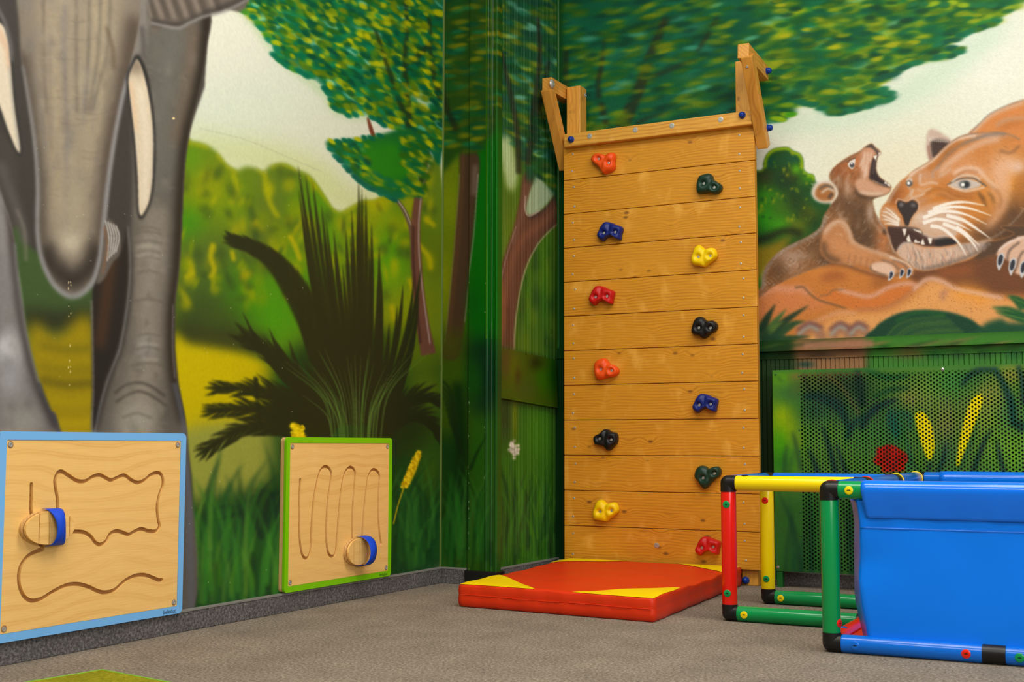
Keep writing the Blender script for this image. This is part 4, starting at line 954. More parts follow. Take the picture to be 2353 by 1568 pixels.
    c.fur(chin, 170, 1.25, 22, 3.4, [(190, 140, 110), (150, 138, 126), (232, 214, 198), (112, 100, 90), (214, 160, 124)], .5, .35, 3)
    c.line(R5((1100, 1050), (1250, 1020), (1400, 960), (1500, 890)), 14, (110, 96, 84), 10, .8); c.line(R5((1300, 900), (1400, 900), (1480, 880)), 22, (150, 140, 130), 16, .6)
    c.set_clip()
    c.line(R5((950, 925), (985, 888), (1040, 890)), 4, (190, 184, 176), 3, .8)
    # nose
    nose = R5((944, 645), (962, 630), (1000, 642), (1036, 628), (1066, 646), (1068, 682), (1042, 716), (1022, 752), (1012, 780), (992, 775), (976, 724), (950, 682))
    c.poly(nose, (58, 48, 44), 3); c.dab(*R5((970, 655))[0], 5, 5, 0, (120, 116, 116), .8, 1.2); c.dab(*R5((1042, 658))[0], 6, 5, 0, (104, 100, 100), .8, 1.2)
    c.line(R5((935, 650), (950, 622), (1000, 634), (1040, 618), (1074, 640), (1074, 690)), 2.5, (206, 180, 160), 2.5, .7)
    # whiskers
    for w_ in (((1160, 682), (1250, 650), (1350, 640), (1472, 660)), ((1130, 705), (1260, 670), (1380, 678), (1512, 722)), ((1100, 735), (1220, 695), (1350, 712), (1484, 774)), ((1240, 720), (1340, 748), (1430, 805), (1505, 858)), ((1100, 765), (1190, 742), (1300, 768), (1390, 812)), ((1220, 768), (1320, 812), (1395, 880), (1430, 935)), ((1300, 790), (1360, 830), (1440, 900)), ((1145, 782), (1220, 800), (1310, 880), (1362, 962))):
        c.line(R5(*w_), (9, 7, 1.2), (244, 236, 222), 2.5, .95)
    for w_ in (((960, 745), (900, 690), (872, 670)), ((960, 755), (890, 705), (850, 698)), ((955, 765), (880, 728), (848, 716)), ((955, 772), (890, 748), (850, 742)), ((955, 780), (900, 768), (865, 772))):
        c.line(R5(*w_), (5, 3, .8), (238, 226, 208), 2.5, .9)
    # right paw
    paw = R5((1545, 960), (1556, 925), (1600, 885), (1660, 856), (1707, 842), (2100, 820), (2100, 1130), (1690, 1080), (1660, 1040), (1610, 990))
    c.poly(paw, (214, 176, 148), 5)
    for q in (((1605, 990), (1620, 930), (1680, 880)), ((1660, 1040), (1680, 970), (1707, 930))): c.line(R5(*q), 5, (96, 78, 66), 4, .8)
    c.line(R5((1552, 935), (1600, 892), (1660, 864), (1707, 850)), 4, (230, 218, 206), 3, .8)
    for (x, y) in ((1565, 995), (1637, 1025), (1702, 1040)):
        c.poly(R5((x - 22, y + 20), (x - 18, y - 25), (x + 4, y - 50), (x + 22, y - 40), (x + 20, y), (x + 2, y + 40), (x - 6, y + 55), (x - 14, y + 50)), (196, 196, 196), 2.5)
        c.poly(R5((x - 14, y + 15), (x - 10, y - 22), (x + 4, y - 40), (x + 15, y - 30), (x + 12, y), (x - 2, y + 25)), (52, 54, 62), 2.5)
    c.set_clip()
    # ---- cub
    cub = R5((60, 1260), (128, 1150), (138, 1085), (160, 1020), (208, 962), (262, 918), (330, 884), (420, 838), (482, 788), (505, 720), (545, 660), (590, 600), (582, 560), (545, 512), (540, 470), (580, 420), (650, 370), (720, 335), (752, 308), (790, 288), (812, 308), (838, 328), (848, 350), (830, 362), (820, 402), (820, 450), (842, 492), (882, 520), (908, 542), (905, 572), (880, 594), (840, 606), (802, 622), (800, 652), (822, 722), (872, 792), (902, 852), (912, 902), (942, 952), (962, 972), (1022, 1012), (1044, 1052), (1030, 1080), (900, 1085), (800, 1070), (700, 1040), (560, 1008), (420, 1050), (250, 1122), (170, 1170))
    c.poly(cub, (146, 100, 62), 4)
    c.set_clip(cub, 3)
    for p, rx, ry, col in ((R5((400, 960))[0], 50, 22, (120, 82, 46)), (R5((300, 1000))[0], 30, 24, (176, 142, 116)), (R5((640, 680))[0], 26, 40, (128, 88, 52)), (R5((740, 760))[0], 30, 50, (104, 74, 46)), (R5((520, 950))[0], 16, 40, (70, 50, 34)), (R5((620, 430))[0], 26, 20, (172, 100, 52)), (R5((700, 400))[0], 20, 26, (196, 118, 70)), (R5((200, 1080))[0], 26, 20, (122, 78, 38)), (R5((860, 860))[0], 14, 40, (190, 116, 64)), (R5((600, 560))[0], 18, 30, (132, 84, 50)), (R5((660, 500))[0], 14, 30, (160, 92, 46)), (R5((480, 880))[0], 16, 20, (100, 70, 44))):
        c.dab(p[0], p[1], rx, ry, 0, col, .8, 1.0)
    c.line(R5((135, 1160), (150, 1060), (210, 975), (270, 925), (430, 845), (490, 795), (515, 720)), 9, (150, 146, 138), 7, .7)
    c.line(R5((548, 470), (590, 420), (660, 372), (740, 325)), 3, (92, 80, 74), 3, .7)
    c.fur(cub, 520, lambda x, y: 2.2 if y > 480 else 1.9, 13, 2.4, [(190, 166, 142), (92, 66, 44), (168, 112, 66), (112, 84, 58), (150, 140, 128)], .38, .5, 2.5)
    for k in range(22):
        t = k / 21; x, y = 140 + 370 * t, 1120 - 400 * t ** 1.3
        c.line(R5((x + 25, y + 20), (x - 8, y - 6)), (2.5, .8), (196, 186, 172), 2.5, .5)
    for q in (((600, 640), (590, 700), (640, 760)), ((680, 600), (680, 650), (730, 660)), ((700, 680), (720, 740), (700, 800)), ((620, 690), (600, 740), (650, 740)), ((800, 650), (790, 740), (850, 820)), ((660, 470), (640, 520), (650, 570)), ((600, 500), (590, 560)), ((560, 520), (620, 460), (640, 440)), ((720, 520), (740, 460), (760, 400))):
        c.line(R5(*q), 5, (198, 170, 148), 5, .55)
    c.line(R5((700, 540), (710, 590), (780, 615), (860, 600)), 10, (70, 52, 40), 8, .8)
    c.line(R5((660, 780), (690, 850), (740, 900), (800, 920)), 16, (84, 62, 44), 12, .8)
    c.line(R5((825, 730), (875, 800), (905, 860), (935, 945)), 7, (178, 166, 156), 6, .75); c.line(R5((862, 800), (876, 835)), 8, (54, 38, 30), 6, .8)
    for p, rx, ry, col in ((R5((640, 640))[0], 22, 26, (100, 72, 48)), (R5((720, 700))[0], 22, 34, (92, 66, 44)), (R5((760, 850))[0], 20, 26, (84, 62, 44)), (R5((560, 620))[0], 12, 22, (96, 66, 42)), (R5((440, 900))[0], 24, 14, (110, 78, 48)), (R5((330, 960))[0], 34, 10, (170, 140, 116)), (R5((230, 1050))[0], 20, 26, (98, 70, 44)), (R5((590, 450))[0], 14, 12, (150, 84, 44)), (R5((650, 560))[0], 10, 20, (186, 150, 122)), (R5((780, 700))[0], 8, 22, (178, 152, 130))):
        c.dab(p[0], p[1], rx, ry, 0, col, .8, 1.0)
    c.fur(cub, 260, lambda x, y: 2.2 if y > 480 else 1.9, 12, 2.2, [(196, 176, 154), (84, 60, 42), (150, 104, 66)], .4, .5, 2.2)
    # snout
    c.poly(R5((730, 330), (760, 310), (800, 310), (830, 345), (800, 370), (785, 420), (780, 490), (740, 500), (725, 420)), (204, 150, 116), 8)
    for q in (((750, 340), (745, 400), (735, 450)), ((770, 340), (765, 400), (760, 480)), ((790, 340), (782, 400)), ((740, 380), (720, 430)), ((755, 420), (745, 520))): c.line(R5(*q), 4, (228, 206, 186), 4, .7)
    c.poly(R5((750, 312), (790, 290), (812, 312), (838, 345), (826, 352), (806, 326), (780, 310)), (74, 66, 62), 3)
    jaw = R5((690, 540), (705, 505), (760, 500), (820, 535), (902, 556), (896, 585), (840, 602), (770, 600), (715, 578))
    c.poly(jaw, (204, 156, 122), 6); c.line(R5((720, 580), (780, 590), (860, 590)), 6, (224, 200, 178), 6, .7)
    c.poly(R5((778, 492), (786, 430), (802, 378), (836, 350), (824, 400), (822, 450), (842, 490), (884, 520), (904, 545), (870, 545), (820, 520), (790, 505)), (58, 44, 42), 3)
    c.line(R5((800, 470), (806, 410), (820, 380)), 4, (110, 92, 86), 4, .6)
    for tp in (R5((800, 364), (826, 356), (818, 392)), R5((832, 340), (850, 345), (846, 364), (834, 362)), R5((866, 528), (880, 498), (890, 506), (884, 534)), R5((884, 540), (898, 505), (908, 520), (904, 548))): c.poly(tp, (240, 232, 216), 2, smooth=False)
    c.line(R5((798, 510), (840, 528), (880, 545)), 2, (170, 160, 150), 2, .7)
    # eye
    c.poly(R5((650, 412), (664, 392), (694, 378), (690, 412), (680, 440), (660, 436)), (226, 218, 206), 2.5); c.dab(*R5((674, 418))[0], 5.5, 6, 0, (74, 72, 74), 1, 2.2); c.dab(*R5((672, 410))[0], 2, 2, 0, (240, 236, 230), 1, 2); c.line(R5((645, 400), (665, 385), (696, 375)), 2.5, (70, 54, 46), 2, .8)
    # fore leg
    arm = R5((484, 900), (500, 820), (540, 765), (595, 742), (640, 765), (670, 820), (695, 880), (800, 925), (900, 955), (1010, 1005), (1046, 1055), (1034, 1078), (960, 1060), (890, 1080), (800, 1066), (640, 1012), (545, 1000), (490, 950))
    c.poly(arm, (188, 128, 80), 6)
    c.set_clip(arm, 5)
    c.fur(arm, 160, .6, 12, 2.4, [(214, 180, 150), (140, 92, 54), (206, 136, 80)], .38, .5, 2.5)
    c.line(R5((500, 830), (550, 772), (610, 752), (655, 800), (690, 880), (800, 922), (930, 968)), 12, (212, 186, 162), 10, .75)
    c.line(R5((560, 860), (620, 920), (700, 950), (780, 980)), 26, (208, 144, 92), 18, .7); c.line(R5((500, 880), (520, 960), (600, 1000)), 14, (92, 66, 44), 12, .8); c.line(R5((680, 1030), (760, 1050), (830, 1070)), 12, (176, 104, 44), 10, .8)
    for k in range(5): c.line(R5((660 + k * 36, 950 + k * 8), (648 + k * 36, 1010 + k * 8)), 3, (140, 96, 62), 4, .5)
    c.set_clip()
    c.poly(R5((785, 1020), (830, 1000), (900, 1010), (935, 1050), (920, 1085), (880, 1078), (830, 1062), (792, 1046)), (222, 186, 158), 5)
    c.line(R5((785, 1022), (790, 1046), (830, 1068), (880, 1080)), 3, (84, 76, 72), 3, .8)
    c.line(R5((850, 985), (920, 1010), (960, 1050)), 4, (120, 104, 94), 4, .7); c.line(R5((920, 985), (980, 1010), (1010, 1045)), 4, (120, 104, 94), 4, .7); c.line(R5((900, 970), (1000, 1005), (1040, 1050)), 4, (236, 222, 208), 3, .7)
    for (x, y) in ((908, 1082), (972, 1068), (1016, 1066)):
        c.poly(R5((x - 8, y - 22), (x + 8, y - 28), (x + 18, y - 10), (x + 8, y + 15), (x - 14, y + 32), (x - 16, y + 24), (x - 12, y)), (200, 204, 208), 2)
        c.poly(R5((x - 5, y - 18), (x + 6, y - 22), (x + 12, y - 8), (x + 2, y + 12), (x - 8, y + 16)), (46, 50, 62), 2)
    # ear of the cub
    e_ = R5((430, 590), (440, 545), (480, 515), (530, 510), (570, 535), (588, 575), (575, 620), (545, 645), (490, 645), (450, 625))
    c.poly(e_, (214, 200, 182), 5); c.poly(R5((452, 590), (470, 545), (510, 528), (555, 545), (570, 585), (555, 625), (500, 632), (466, 618)), (168, 108, 56), 5)
    c.line(R5((480, 560), (520, 540), (560, 560)), 5, (92, 88, 84), 3.5, .85); c.line(R5((490, 585), (530, 560), (566, 575)), 5, (212, 200, 186), 3.5, .8); c.line(R5((535, 620), (545, 600), (560, 590)), 8, (80, 66, 56), 4, .8)
    for k in range(12): c.line(R5((440 + k * 8, 540 - k * 2.5), (425 + k * 9, 525 - k * 3)), (2, .6), (236, 230, 220), 2, .6)
    # ---- ferns along the ledge
    dg = [(20, 52, 34), (28, 70, 40), (52, 100, 50), (84, 116, 50)]
    for q, i in ((((50, 1330), (120, 1150), (225, 970)), 0), (((100, 1360), (220, 1200), (360, 1030)), 2), (((160, 1390), (350, 1180), (640, 985)), 0), (((200, 1400), (420, 1230), (590, 1180)), 1), (((40, 1420), (180, 1280), (330, 1180)), 3), (((60, 1430), (300, 1400), (660, 1370)), 1)):
        c.line(R3(*q), (22, 16, 1.5), dg[i], 5, .9)
    c.poly(R3((30, 1200), (120, 1250), (200, 1380), (300, 1420), (420, 1400), (560, 1420), (400, 1470), (20, 1470)), (30, 62, 38), 12, .85)
    dome = R4((-40, 1330), (60, 1250), (200, 1185), (380, 1155), (560, 1160), (720, 1185), (880, 1240), (980, 1310), (1060, 1380), (1080, 1450), (-60, 1460))
    c.poly(dome, (24, 66, 44), 5)
    c.set_clip(dome, 4)
    for k in range(9):
        c.line(R4((60 + k * 40, 1430), (240 + k * 45, 1270 + k * 18), (640 + k * 30, 1210 + k * 26)), 4, [(92, 128, 48), (60, 100, 50), (110, 140, 50)][k % 3], 5, .6)
    c.line(R4((160, 1260), (380, 1180), (640, 1200)), 6, (30, 100, 40), 6, .7)
    c.set_clip()
    c.poly(R4((1010, 1310), (1200, 1240), (1411, 1280), (3000, 1200), (3000, 1460), (1050, 1460)), (28, 76, 48), 12)
    for q in (((1411, 1230), (1260, 1160), (1100, 1130)), ((1411, 1140), (1340, 1060), (1250, 1015)), ((1500, 1260), (1300, 1210), (1130, 1170)), ((1500, 1200), (1411, 1090), (1290, 1030))):
        c.line(R4(*q), (24, 18, 2), (26, 84, 44), 6, .9); c.line(R4(*[(a + 10, b + 8) for a, b in q]), (3, 3, 1), (110, 150, 60), 3, .6)
    c.speckle(.025, 3)
    return c

def paint_lower():
    """ribbed skirting panels under the ledge and the ledge itself"""
    c = Canvas('Y', 4.80, -2.36, 0.7, 0.0, 0.98, 0.002, (20, 62, 18), 12)
    c.poly([(1740, 790), (1860, 790), (1860, 1400), (1740, 1400)], (28, 54, 18), 20, smooth=False)
    c.poly([(1826, 780), (2000, 775), (1990, 870), (1830, 880)], (146, 104, 66), 16, smooth=False)
    c.poly([(1995, 770), (3000, 740), (3000, 1400), (1990, 1400)], (62, 122, 40), 20, smooth=False)
    c.dab(1960, 806, 30, 10, 0, (110, 66, 50), .7, 1); c.dab(1880, 815, 40, 8, 0, (80, 56, 40), .8, 1); c.dab(2090, 812, 40, 12, 0, (110, 92, 44), .8, 1); c.dab(1850, 838, 20, 8, 0, (16, 60, 50), .8, 1)
    for x in (1770, 2150, 2200, 2260, 2330, 2420, 2500): c.dab(x, 815, 20, 12, 0, [(20, 66, 30), (36, 80, 30), (26, 90, 36)][x % 3], .7, 1)
    for k in range(40):
        c.dab(c.rng.uniform(1750, 2600), c.rng.uniform(785, 802), c.rng.uniform(14, 40), 4, -.2, [(28, 70, 34), (150, 110, 70), (110, 130, 50), (24, 60, 30)][k % 4] if k % 2 else (60, 90, 40), .5, 1.2)
    c.line([(1850, 797), (1920, 794), (2010, 790)], 16, (168, 116, 90), 8, .8)
    c.speckle(.04, 3)
    return c

def paint_cover():
    c = Canvas('Y', 4.68, -1.345, 0.3, 0.055, 0.835, 0.0014, (72, 122, 42), 14)
    H = T(1760, 830, 3.968)
    c.poly(H((60, 60), (350, 60), (350, 1060), (60, 1060)), (70, 128, 30), 20, smooth=False)
    for p, rx, ry, col in ((H((150, 540))[0], 28, 44, (150, 176, 0)), (H((200, 600))[0], 26, 30, (140, 168, 0)), (H((120, 760))[0], 20, 40, (60, 150, 4)), (H((150, 180))[0], 26, 24, (92, 150, 24)), (H((200, 300))[0], 36, 22, (54, 104, 50)), (H((290, 250))[0], 20, 20, (70, 104, 44)), (H((280, 140))[0], 16, 10, (120, 112, 50)), (H((140, 940))[0], 24, 24, (36, 116, 22)), (H((300, 700))[0], 10, 30, (110, 140, 20)),
                           (H((560, 200))[0], 60, 30, (74, 82, 40)), (H((800, 250))[0], 60, 40, (34, 58, 44)), (H((480, 460))[0], 50, 36, (26, 68, 60)), (H((760, 520))[0], 60, 40, (40, 88, 50)), (H((980, 520))[0], 50, 40, (52, 92, 44)), (H((1200, 200))[0], 46, 24, (74, 118, 48)), (H((1330, 330))[0], 34, 26, (132, 128, 60)), (H((1500, 300))[0], 40, 40, (110, 146, 56)), (H((1180, 600))[0], 22, 40, (22, 92, 76)), (H((560, 720))[0], 60, 50, (84, 136, 50)), (H((900, 760))[0], 46, 40, (64, 124, 48)), (H((1000, 640))[0], 40, 30, (60, 118, 54)),
                           (H((1640, 600))[0], 40, 60, (126, 132, 64)), (H((1650, 850))[0], 30, 40, (64, 116, 60)), (H((2050, 330))[0], 44, 46, (148, 146, 60)), (H((2000, 520))[0], 40, 40, (124, 156, 50)), (H((2230, 500))[0], 30, 50, (60, 124, 64)), (H((2100, 800))[0], 50, 40, (110, 160, 48)), (H((2250, 850))[0], 40, 50, (104, 166, 40)), (H((1850, 150))[0], 40, 20, (50, 104, 54)), (H((2240, 120))[0], 26, 22, (140, 140, 54)), (H((1700, 200))[0], 40, 30, (60, 132, 56))):
        c.dab(p[0], p[1], rx, ry, 0, col, .8, 1.0)
    c.poly([(1770, 1130), (2700, 1130), (2700, 1500), (1770, 1500)], (38, 90, 34), 60, .8, smooth=False)
    nv = (18, 50, 56); dt = (14, 62, 58); dgn = (34, 66, 44)
    for q, w, col in ((((235, 640), (270, 740), (320, 1000)), (3, 8, 10), dgn), (((190, 760), (175, 880), (170, 1030)), (3, 8, 9), dgn), (((270, 800), (235, 900), (210, 1030)), (3, 8, 10), (48, 92, 40)), (((90, 130), (150, 190)), (2, 4), dgn), (((340, 110), (420, 300), (620, 320), (720, 420)), (6, 20, 8), (48, 66, 44)), (((340, 330), (480, 330), (640, 400), (720, 520), (760, 620)), (14, 26, 8), (22, 60, 56)),
                      (((520, 600), (580, 800), (640, 1030)), (8, 12, 16), nv), (((640, 760), (690, 900), (740, 1040)), (6, 10, 14), nv), (((380, 800), (430, 900), (480, 1040)), (4, 10, 14), nv), (((860, 620), (960, 470), (1080, 390), (1200, 350)), (14, 18, 6), nv), (((830, 60), (850, 200), (880, 420)), (8, 18, 20), (20, 46, 42)), (((740, 720), (780, 600), (900, 480)), (10, 16, 8), dt), (((1180, 480), (1300, 500), (1320, 640)), (10, 18, 8), (40, 96, 70)), (((1130, 440), (1150, 560), (1200, 700)), (8, 20, 8), (20, 90, 70)),
                      (((1280, 700), (1310, 860), (1300, 1030)), (6, 12, 10), (40, 110, 70)), (((880, 60), (1100, 150), (1300, 130)), (10, 16, 8), (26, 84, 44)), (((980, 330), (1150, 260), (1320, 250)), (8, 14, 4), (24, 72, 44)), (((1780, 230), (1880, 110), (2000, 80), (2100, 90)), (8, 14, 10), nv), (((2080, 60), (2180, 240), (2240, 400), (2260, 600)), (12, 20, 16), (20, 64, 64)), (((2300, 40), (2340, 200), (2353, 400)), (10, 14, 12), nv), (((1740, 1030), (1860, 760), (1930, 560)), (10, 12, 3), (50, 100, 56)), (((1880, 1040), (1980, 760), (2060, 620)), (12, 12, 3), nv), (((1560, 1040), (1620, 880), (1640, 740)), (12, 10, 3), nv), (((2180, 1040), (2130, 860), (2100, 700)), (12, 12, 3), nv), (((2280, 560), (2330, 600), (2353, 640)), (20, 24, 20), (16, 60, 50)), (((1420, 1040), (1320, 900), (1300, 800)), (10, 8, 3), (40, 90, 50)), (((560, 130), (700, 250), (860, 500)), (10, 10, 6), (96, 92, 50)), (((1480, 1040), (1500, 920)), (10, 6), nv)):
        c.line(H(*q), w, col, 8, .8)
    c.poly(H((1360, 500), (1400, 462), (1450, 480), (1500, 560), (1525, 650), (1535, 800), (1500, 905), (1460, 870), (1420, 760), (1380, 620)), (226, 212, 4), 4)
    c.poly(H((1960, 300), (1975, 370), (1930, 500), (1850, 720), (1770, 930), (1742, 960), (1740, 880), (1770, 700), (1840, 430), (1900, 330)), (228, 214, 6), 4)
    fl_ = H((980, 900), (1010, 860), (1010, 800), (1060, 780), (1120, 762), (1180, 780), (1230, 810), (1280, 850), (1295, 900), (1265, 950), (1260, 1000), (1160, 1010), (1060, 1010), (1050, 960), (1000, 940))
    c.poly(fl_, (172, 26, 10), 4)
    c.set_clip(fl_, 3)
    for q in (((1140, 1000), (1100, 860), (1120, 770)), ((1160, 1000), (1200, 900), (1280, 870)), ((1040, 940), (1080, 880))): c.line(H(*q), 7, (110, 30, 20), 8, .7)
    c.set_clip()
    c.line(H((60, 95), (1000, 66), (2353, 18)), 8, (60, 120, 50), 6, .6)
    c.blades(1790, 2353, 1330, 1400, 60, 240, 12, [(40, 110, 40), (20, 70, 44), (90, 150, 40), (16, 54, 40)], .3, 8, .7)
    c.speckle(.04, 3)
    return c

def mural_material(name, canvas, rough=0.45, bump=0.25, bscale=260.0, spec=0.18):
    img = bpy.data.images.new(name, canvas.W, canvas.H, alpha=False)
    buf = np.ones((canvas.H, canvas.W, 4), np.float32); buf[..., :3] = np.clip(canvas.img, 0, 1)
    img.pixels.foreach_set(buf.ravel()); img.update(); img.pack()
    m, nt, b = new_mat(name)
    t = nt.nodes.new('ShaderNodeTexImage'); t.image = img; t.extension = 'EXTEND'; t.interpolation = 'Cubic'
    uvn = nt.nodes.new('ShaderNodeUVMap'); uvn.uv_map = 'UVMap'
    nt.links.new(uvn.outputs['UV'], t.inputs['Vector'])
    nt.links.new(t.outputs['Color'], b.inputs['Base Color'])
    b.inputs['Roughness'].default_value = rough; b.inputs['Specular IOR Level'].default_value = spec
    tc = nt.nodes.new('ShaderNodeTexCoord')
    n2 = nt.nodes.new('ShaderNodeTexNoise'); n2.inputs['Scale'].default_value = bscale; n2.inputs['Detail'].default_value = 3
    nt.links.new(tc.outputs['Object'], n2.inputs['Vector'])
    bp = nt.nodes.new('ShaderNodeBump'); bp.inputs['Strength'].default_value = bump; bp.inputs['Distance'].default_value = 0.002
    nt.links.new(n2.outputs['Fac'], bp.inputs['Height']); nt.links.new(bp.outputs['Normal'], b.inputs['Normal'])
    return m
def cuv(canvas, u, v):
    return ((u - canvas.u0) / (canvas.u1 - canvas.u0), (v - canvas.v0) / (canvas.v1 - canvas.v0))
# ------------------------------------------------------------------ the room
def ray(px, py):
    return ROT.T @ np.array([(px - CX) / F_PX, (py - CY) / F_PX, 1.0])
def at_y(px, py, Y):
    d = ray(px, py); s = Y / d[1]; return Vector((d[0] * s, Y, d[2] * s + CAM_H))
def at_x(px, py, X):
    d = ray(px, py); s = X / d[0]; return Vector((X, d[1] * s, d[2] * s + CAM_H))

C_LEFT, C_FACE, C_NICHE, C_BACK, C_LOW, C_COVER = paint_left(), paint_face(), paint_niche(), paint_back(), paint_lower(), paint_cover()
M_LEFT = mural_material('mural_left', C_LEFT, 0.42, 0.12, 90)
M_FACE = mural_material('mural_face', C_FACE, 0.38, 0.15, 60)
M_NICHE = mural_material('mural_niche', C_NICHE, 0.42, 0.1, 60)
M_BACK = mural_material('mural_back', C_BACK, 0.6, 0.55, 150, 0.2)
M_LOW = mural_material('mural_lower', C_LOW, 0.45, 0.1, 60)
M_COVER = mural_material('mural_cover', C_COVER, 0.4, 0.08, 200)
M_CARPET = carpet('grey_carpet', (84, 75, 66), (132, 120, 104), (176, 162, 144))
M_SKIRT = carpet('dark_carpet_strip', (60, 57, 56), (98, 94, 92), (142, 136, 132))
M_CAP = plain('grey_edge_strip', (128, 126, 118), 0.5, vary=0.06)
M_BLACK = plain('scuffed_black_paint', (26, 25, 24), 0.35, vary=0.2, bump=0.2, bscale=80)
M_DKGREEN = plain('dark_green_paint', (10, 50, 18), 0.35, vary=0.25)

struct(box('floor', (-4.0, -2.5, -0.03), (3.5, 5.0, 0.0), M_CARPET))

def panel_x(name, canvas, X, y0, y1, z0, z1, thick, mat):
    """flat painted panel facing +X"""
    v = [(X, y0, z0), (X, y1, z0), (X, y1, z1), (X, y0, z1), (X - thick, y0, z0), (X - thick, y1, z0), (X - thick, y1, z1), (X - thick, y0, z1)]
    f = [(0, 1, 2, 3), (5, 4, 7, 6), (1, 5, 6, 2), (4, 0, 3, 7), (3, 2, 6, 7), (4, 5, 1, 0)]
    return from_py(name, v, f, mat, uv=[cuv(canvas, p[1], p[2]) for p in v])
def panel_y(name, canvas, Y, x0, x1, z0, z1, thick, mat, parent=None):
    """flat painted panel facing -Y"""
    v = [(x0, Y, z0), (x1, Y, z0), (x1, Y, z1), (x0, Y, z1), (x0, Y + thick, z0), (x1, Y + thick, z0), (x1, Y + thick, z1), (x0, Y + thick, z1)]
    f = [(0, 1, 2, 3), (5, 4, 7, 6), (1, 5, 6, 2), (4, 0, 3, 7), (3, 2, 6, 7), (4, 5, 1, 0)]
    return from_py(name, v, f, mat, parent, uv=[cuv(canvas, p[0], p[2]) for p in v])

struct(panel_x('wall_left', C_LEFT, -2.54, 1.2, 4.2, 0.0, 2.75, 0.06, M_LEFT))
struct(panel_y('wall_corner', C_FACE, 4.195, -2.56, -2.41, 0.0, 2.75, 0.06, M_FACE))
# pillar with its vertical beads, one extruded profile (plan view), painted on from the front
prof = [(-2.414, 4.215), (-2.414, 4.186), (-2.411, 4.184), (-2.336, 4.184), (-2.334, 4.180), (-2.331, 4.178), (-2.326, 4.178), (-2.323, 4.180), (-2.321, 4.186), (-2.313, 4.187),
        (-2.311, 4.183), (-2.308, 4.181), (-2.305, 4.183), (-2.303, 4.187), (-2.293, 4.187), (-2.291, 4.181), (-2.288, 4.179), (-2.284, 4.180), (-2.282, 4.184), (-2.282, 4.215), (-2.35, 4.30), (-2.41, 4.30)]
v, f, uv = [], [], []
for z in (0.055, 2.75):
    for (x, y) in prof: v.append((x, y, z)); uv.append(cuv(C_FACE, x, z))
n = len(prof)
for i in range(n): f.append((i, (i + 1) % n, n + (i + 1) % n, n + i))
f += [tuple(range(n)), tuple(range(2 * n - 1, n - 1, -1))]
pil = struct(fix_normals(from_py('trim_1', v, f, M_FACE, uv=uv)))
base = box('base_block', (-2.419, 4.172, 0.0), (-2.278, 4.24, 0.056), M_BLACK, pil, 0.003)
# ribbed side of the recess
def ribbed(name, canvas, axis, fixed, a0, a1, z0, z1, pitch, depth, mat, kind):
    v, f, uv = [], [], []
    nr = int((a1 - a0) / pitch)
    A, D = [], []
    for k in range(nr + 1):
        for q, dd in kind:
            a = a0 + (k + q) * pitch
            if a <= a1 + 1e-6: A.append(a); D.append(dd * depth)
    for z in (z0, z1):
        for a, d in zip(A, D):
            p = (fixed + d, a, z) if axis == 'X' else (a, fixed - d, z)
            v.append(p); uv.append(cuv(canvas, a, z))
    m = len(A)
    for i in range(m - 1): f.append((i, i + 1, m + i + 1, m + i))
    return from_py(name, v, f, mat, uv=uv)
KW = ((0, 0), (.12, .75), (.3, 1), (.7, 1), (.88, .75), (1.0, 0))
niche = struct(ribbed('wall_niche', C_NICHE, 'X', -2.3225, 4.2, 4.805, 0.05, 2.75, 0.0135, 0.003, M_NICHE, KW[:-1]))
# cover board across the ribs (its lower edge stands off the wall)
q = [(4.19, 0.924), (4.752, 0.902), (4.757, 0.697), (4.19, 0.724)]
v = [(-2.318, y, z) for y, z in q] + [(-2.306 + (0.006 if k > 1 else 0), y, z) for k, (y, z) in enumerate(q)]
f = [(4, 7, 6, 5), (0, 1, 2, 3), (0, 4, 5, 1), (1, 5, 6, 2), (2, 6, 7, 3), (3, 7, 4, 0)]
struct(fix_normals(from_py('trim_2', v, f, M_NICHE, uv=[cuv(C_NICHE, p[1], p[2]) for p in v])))
# back wall
struct(panel_y('wall_back', C_BACK, 4.80, -2.34, 0.7, 0.945, 2.75, 0.06, M_BACK))
led = panel_y('trim_3', C_LOW, 4.772, -2.318, 0.7, 0.909, 0.945, 0.05, M_LOW); struct(led)
bead = struct(panel_y('trim_4', C_LOW, 4.782, -2.318, 0.7, 0.9455, 0.953, 0.02, M_LOW))
struct(panel_y('trim_5', C_LOW, 4.798, -2.33, 0.7, 0.879, 0.909, 0.03, M_LOW))
SAW = ((0, 0), (.06, .9), (.12, 1), (.9, .55), (.94, 0))
struct(ribbed('wall_back_lower', C_LOW, 'Y', 4.808, -2.33, 0.7, 0.0, 0.881, 0.0182, 0.006, M_LOW, SAW))
# corner post in the recess
struct(box('trim_6', (-2.322, 4.775, 0.05), (-2.283, 4.805, 0.909), M_DKGREEN, None, 0.003))
struct(box('trim_7', (-2.322, 4.790, 0.953), (-2.309, 4.802, 2.75), plain('green_corner_bead', (36, 92, 34), 0.3, vary=.3), None, 0.004))
struct(box('trim_8', (-2.545, 4.186, 0.062), (-2.536, 4.197, 2.75), plain('corner_bead', (92, 112, 50), 0.4, vary=.2), None, 0.003))
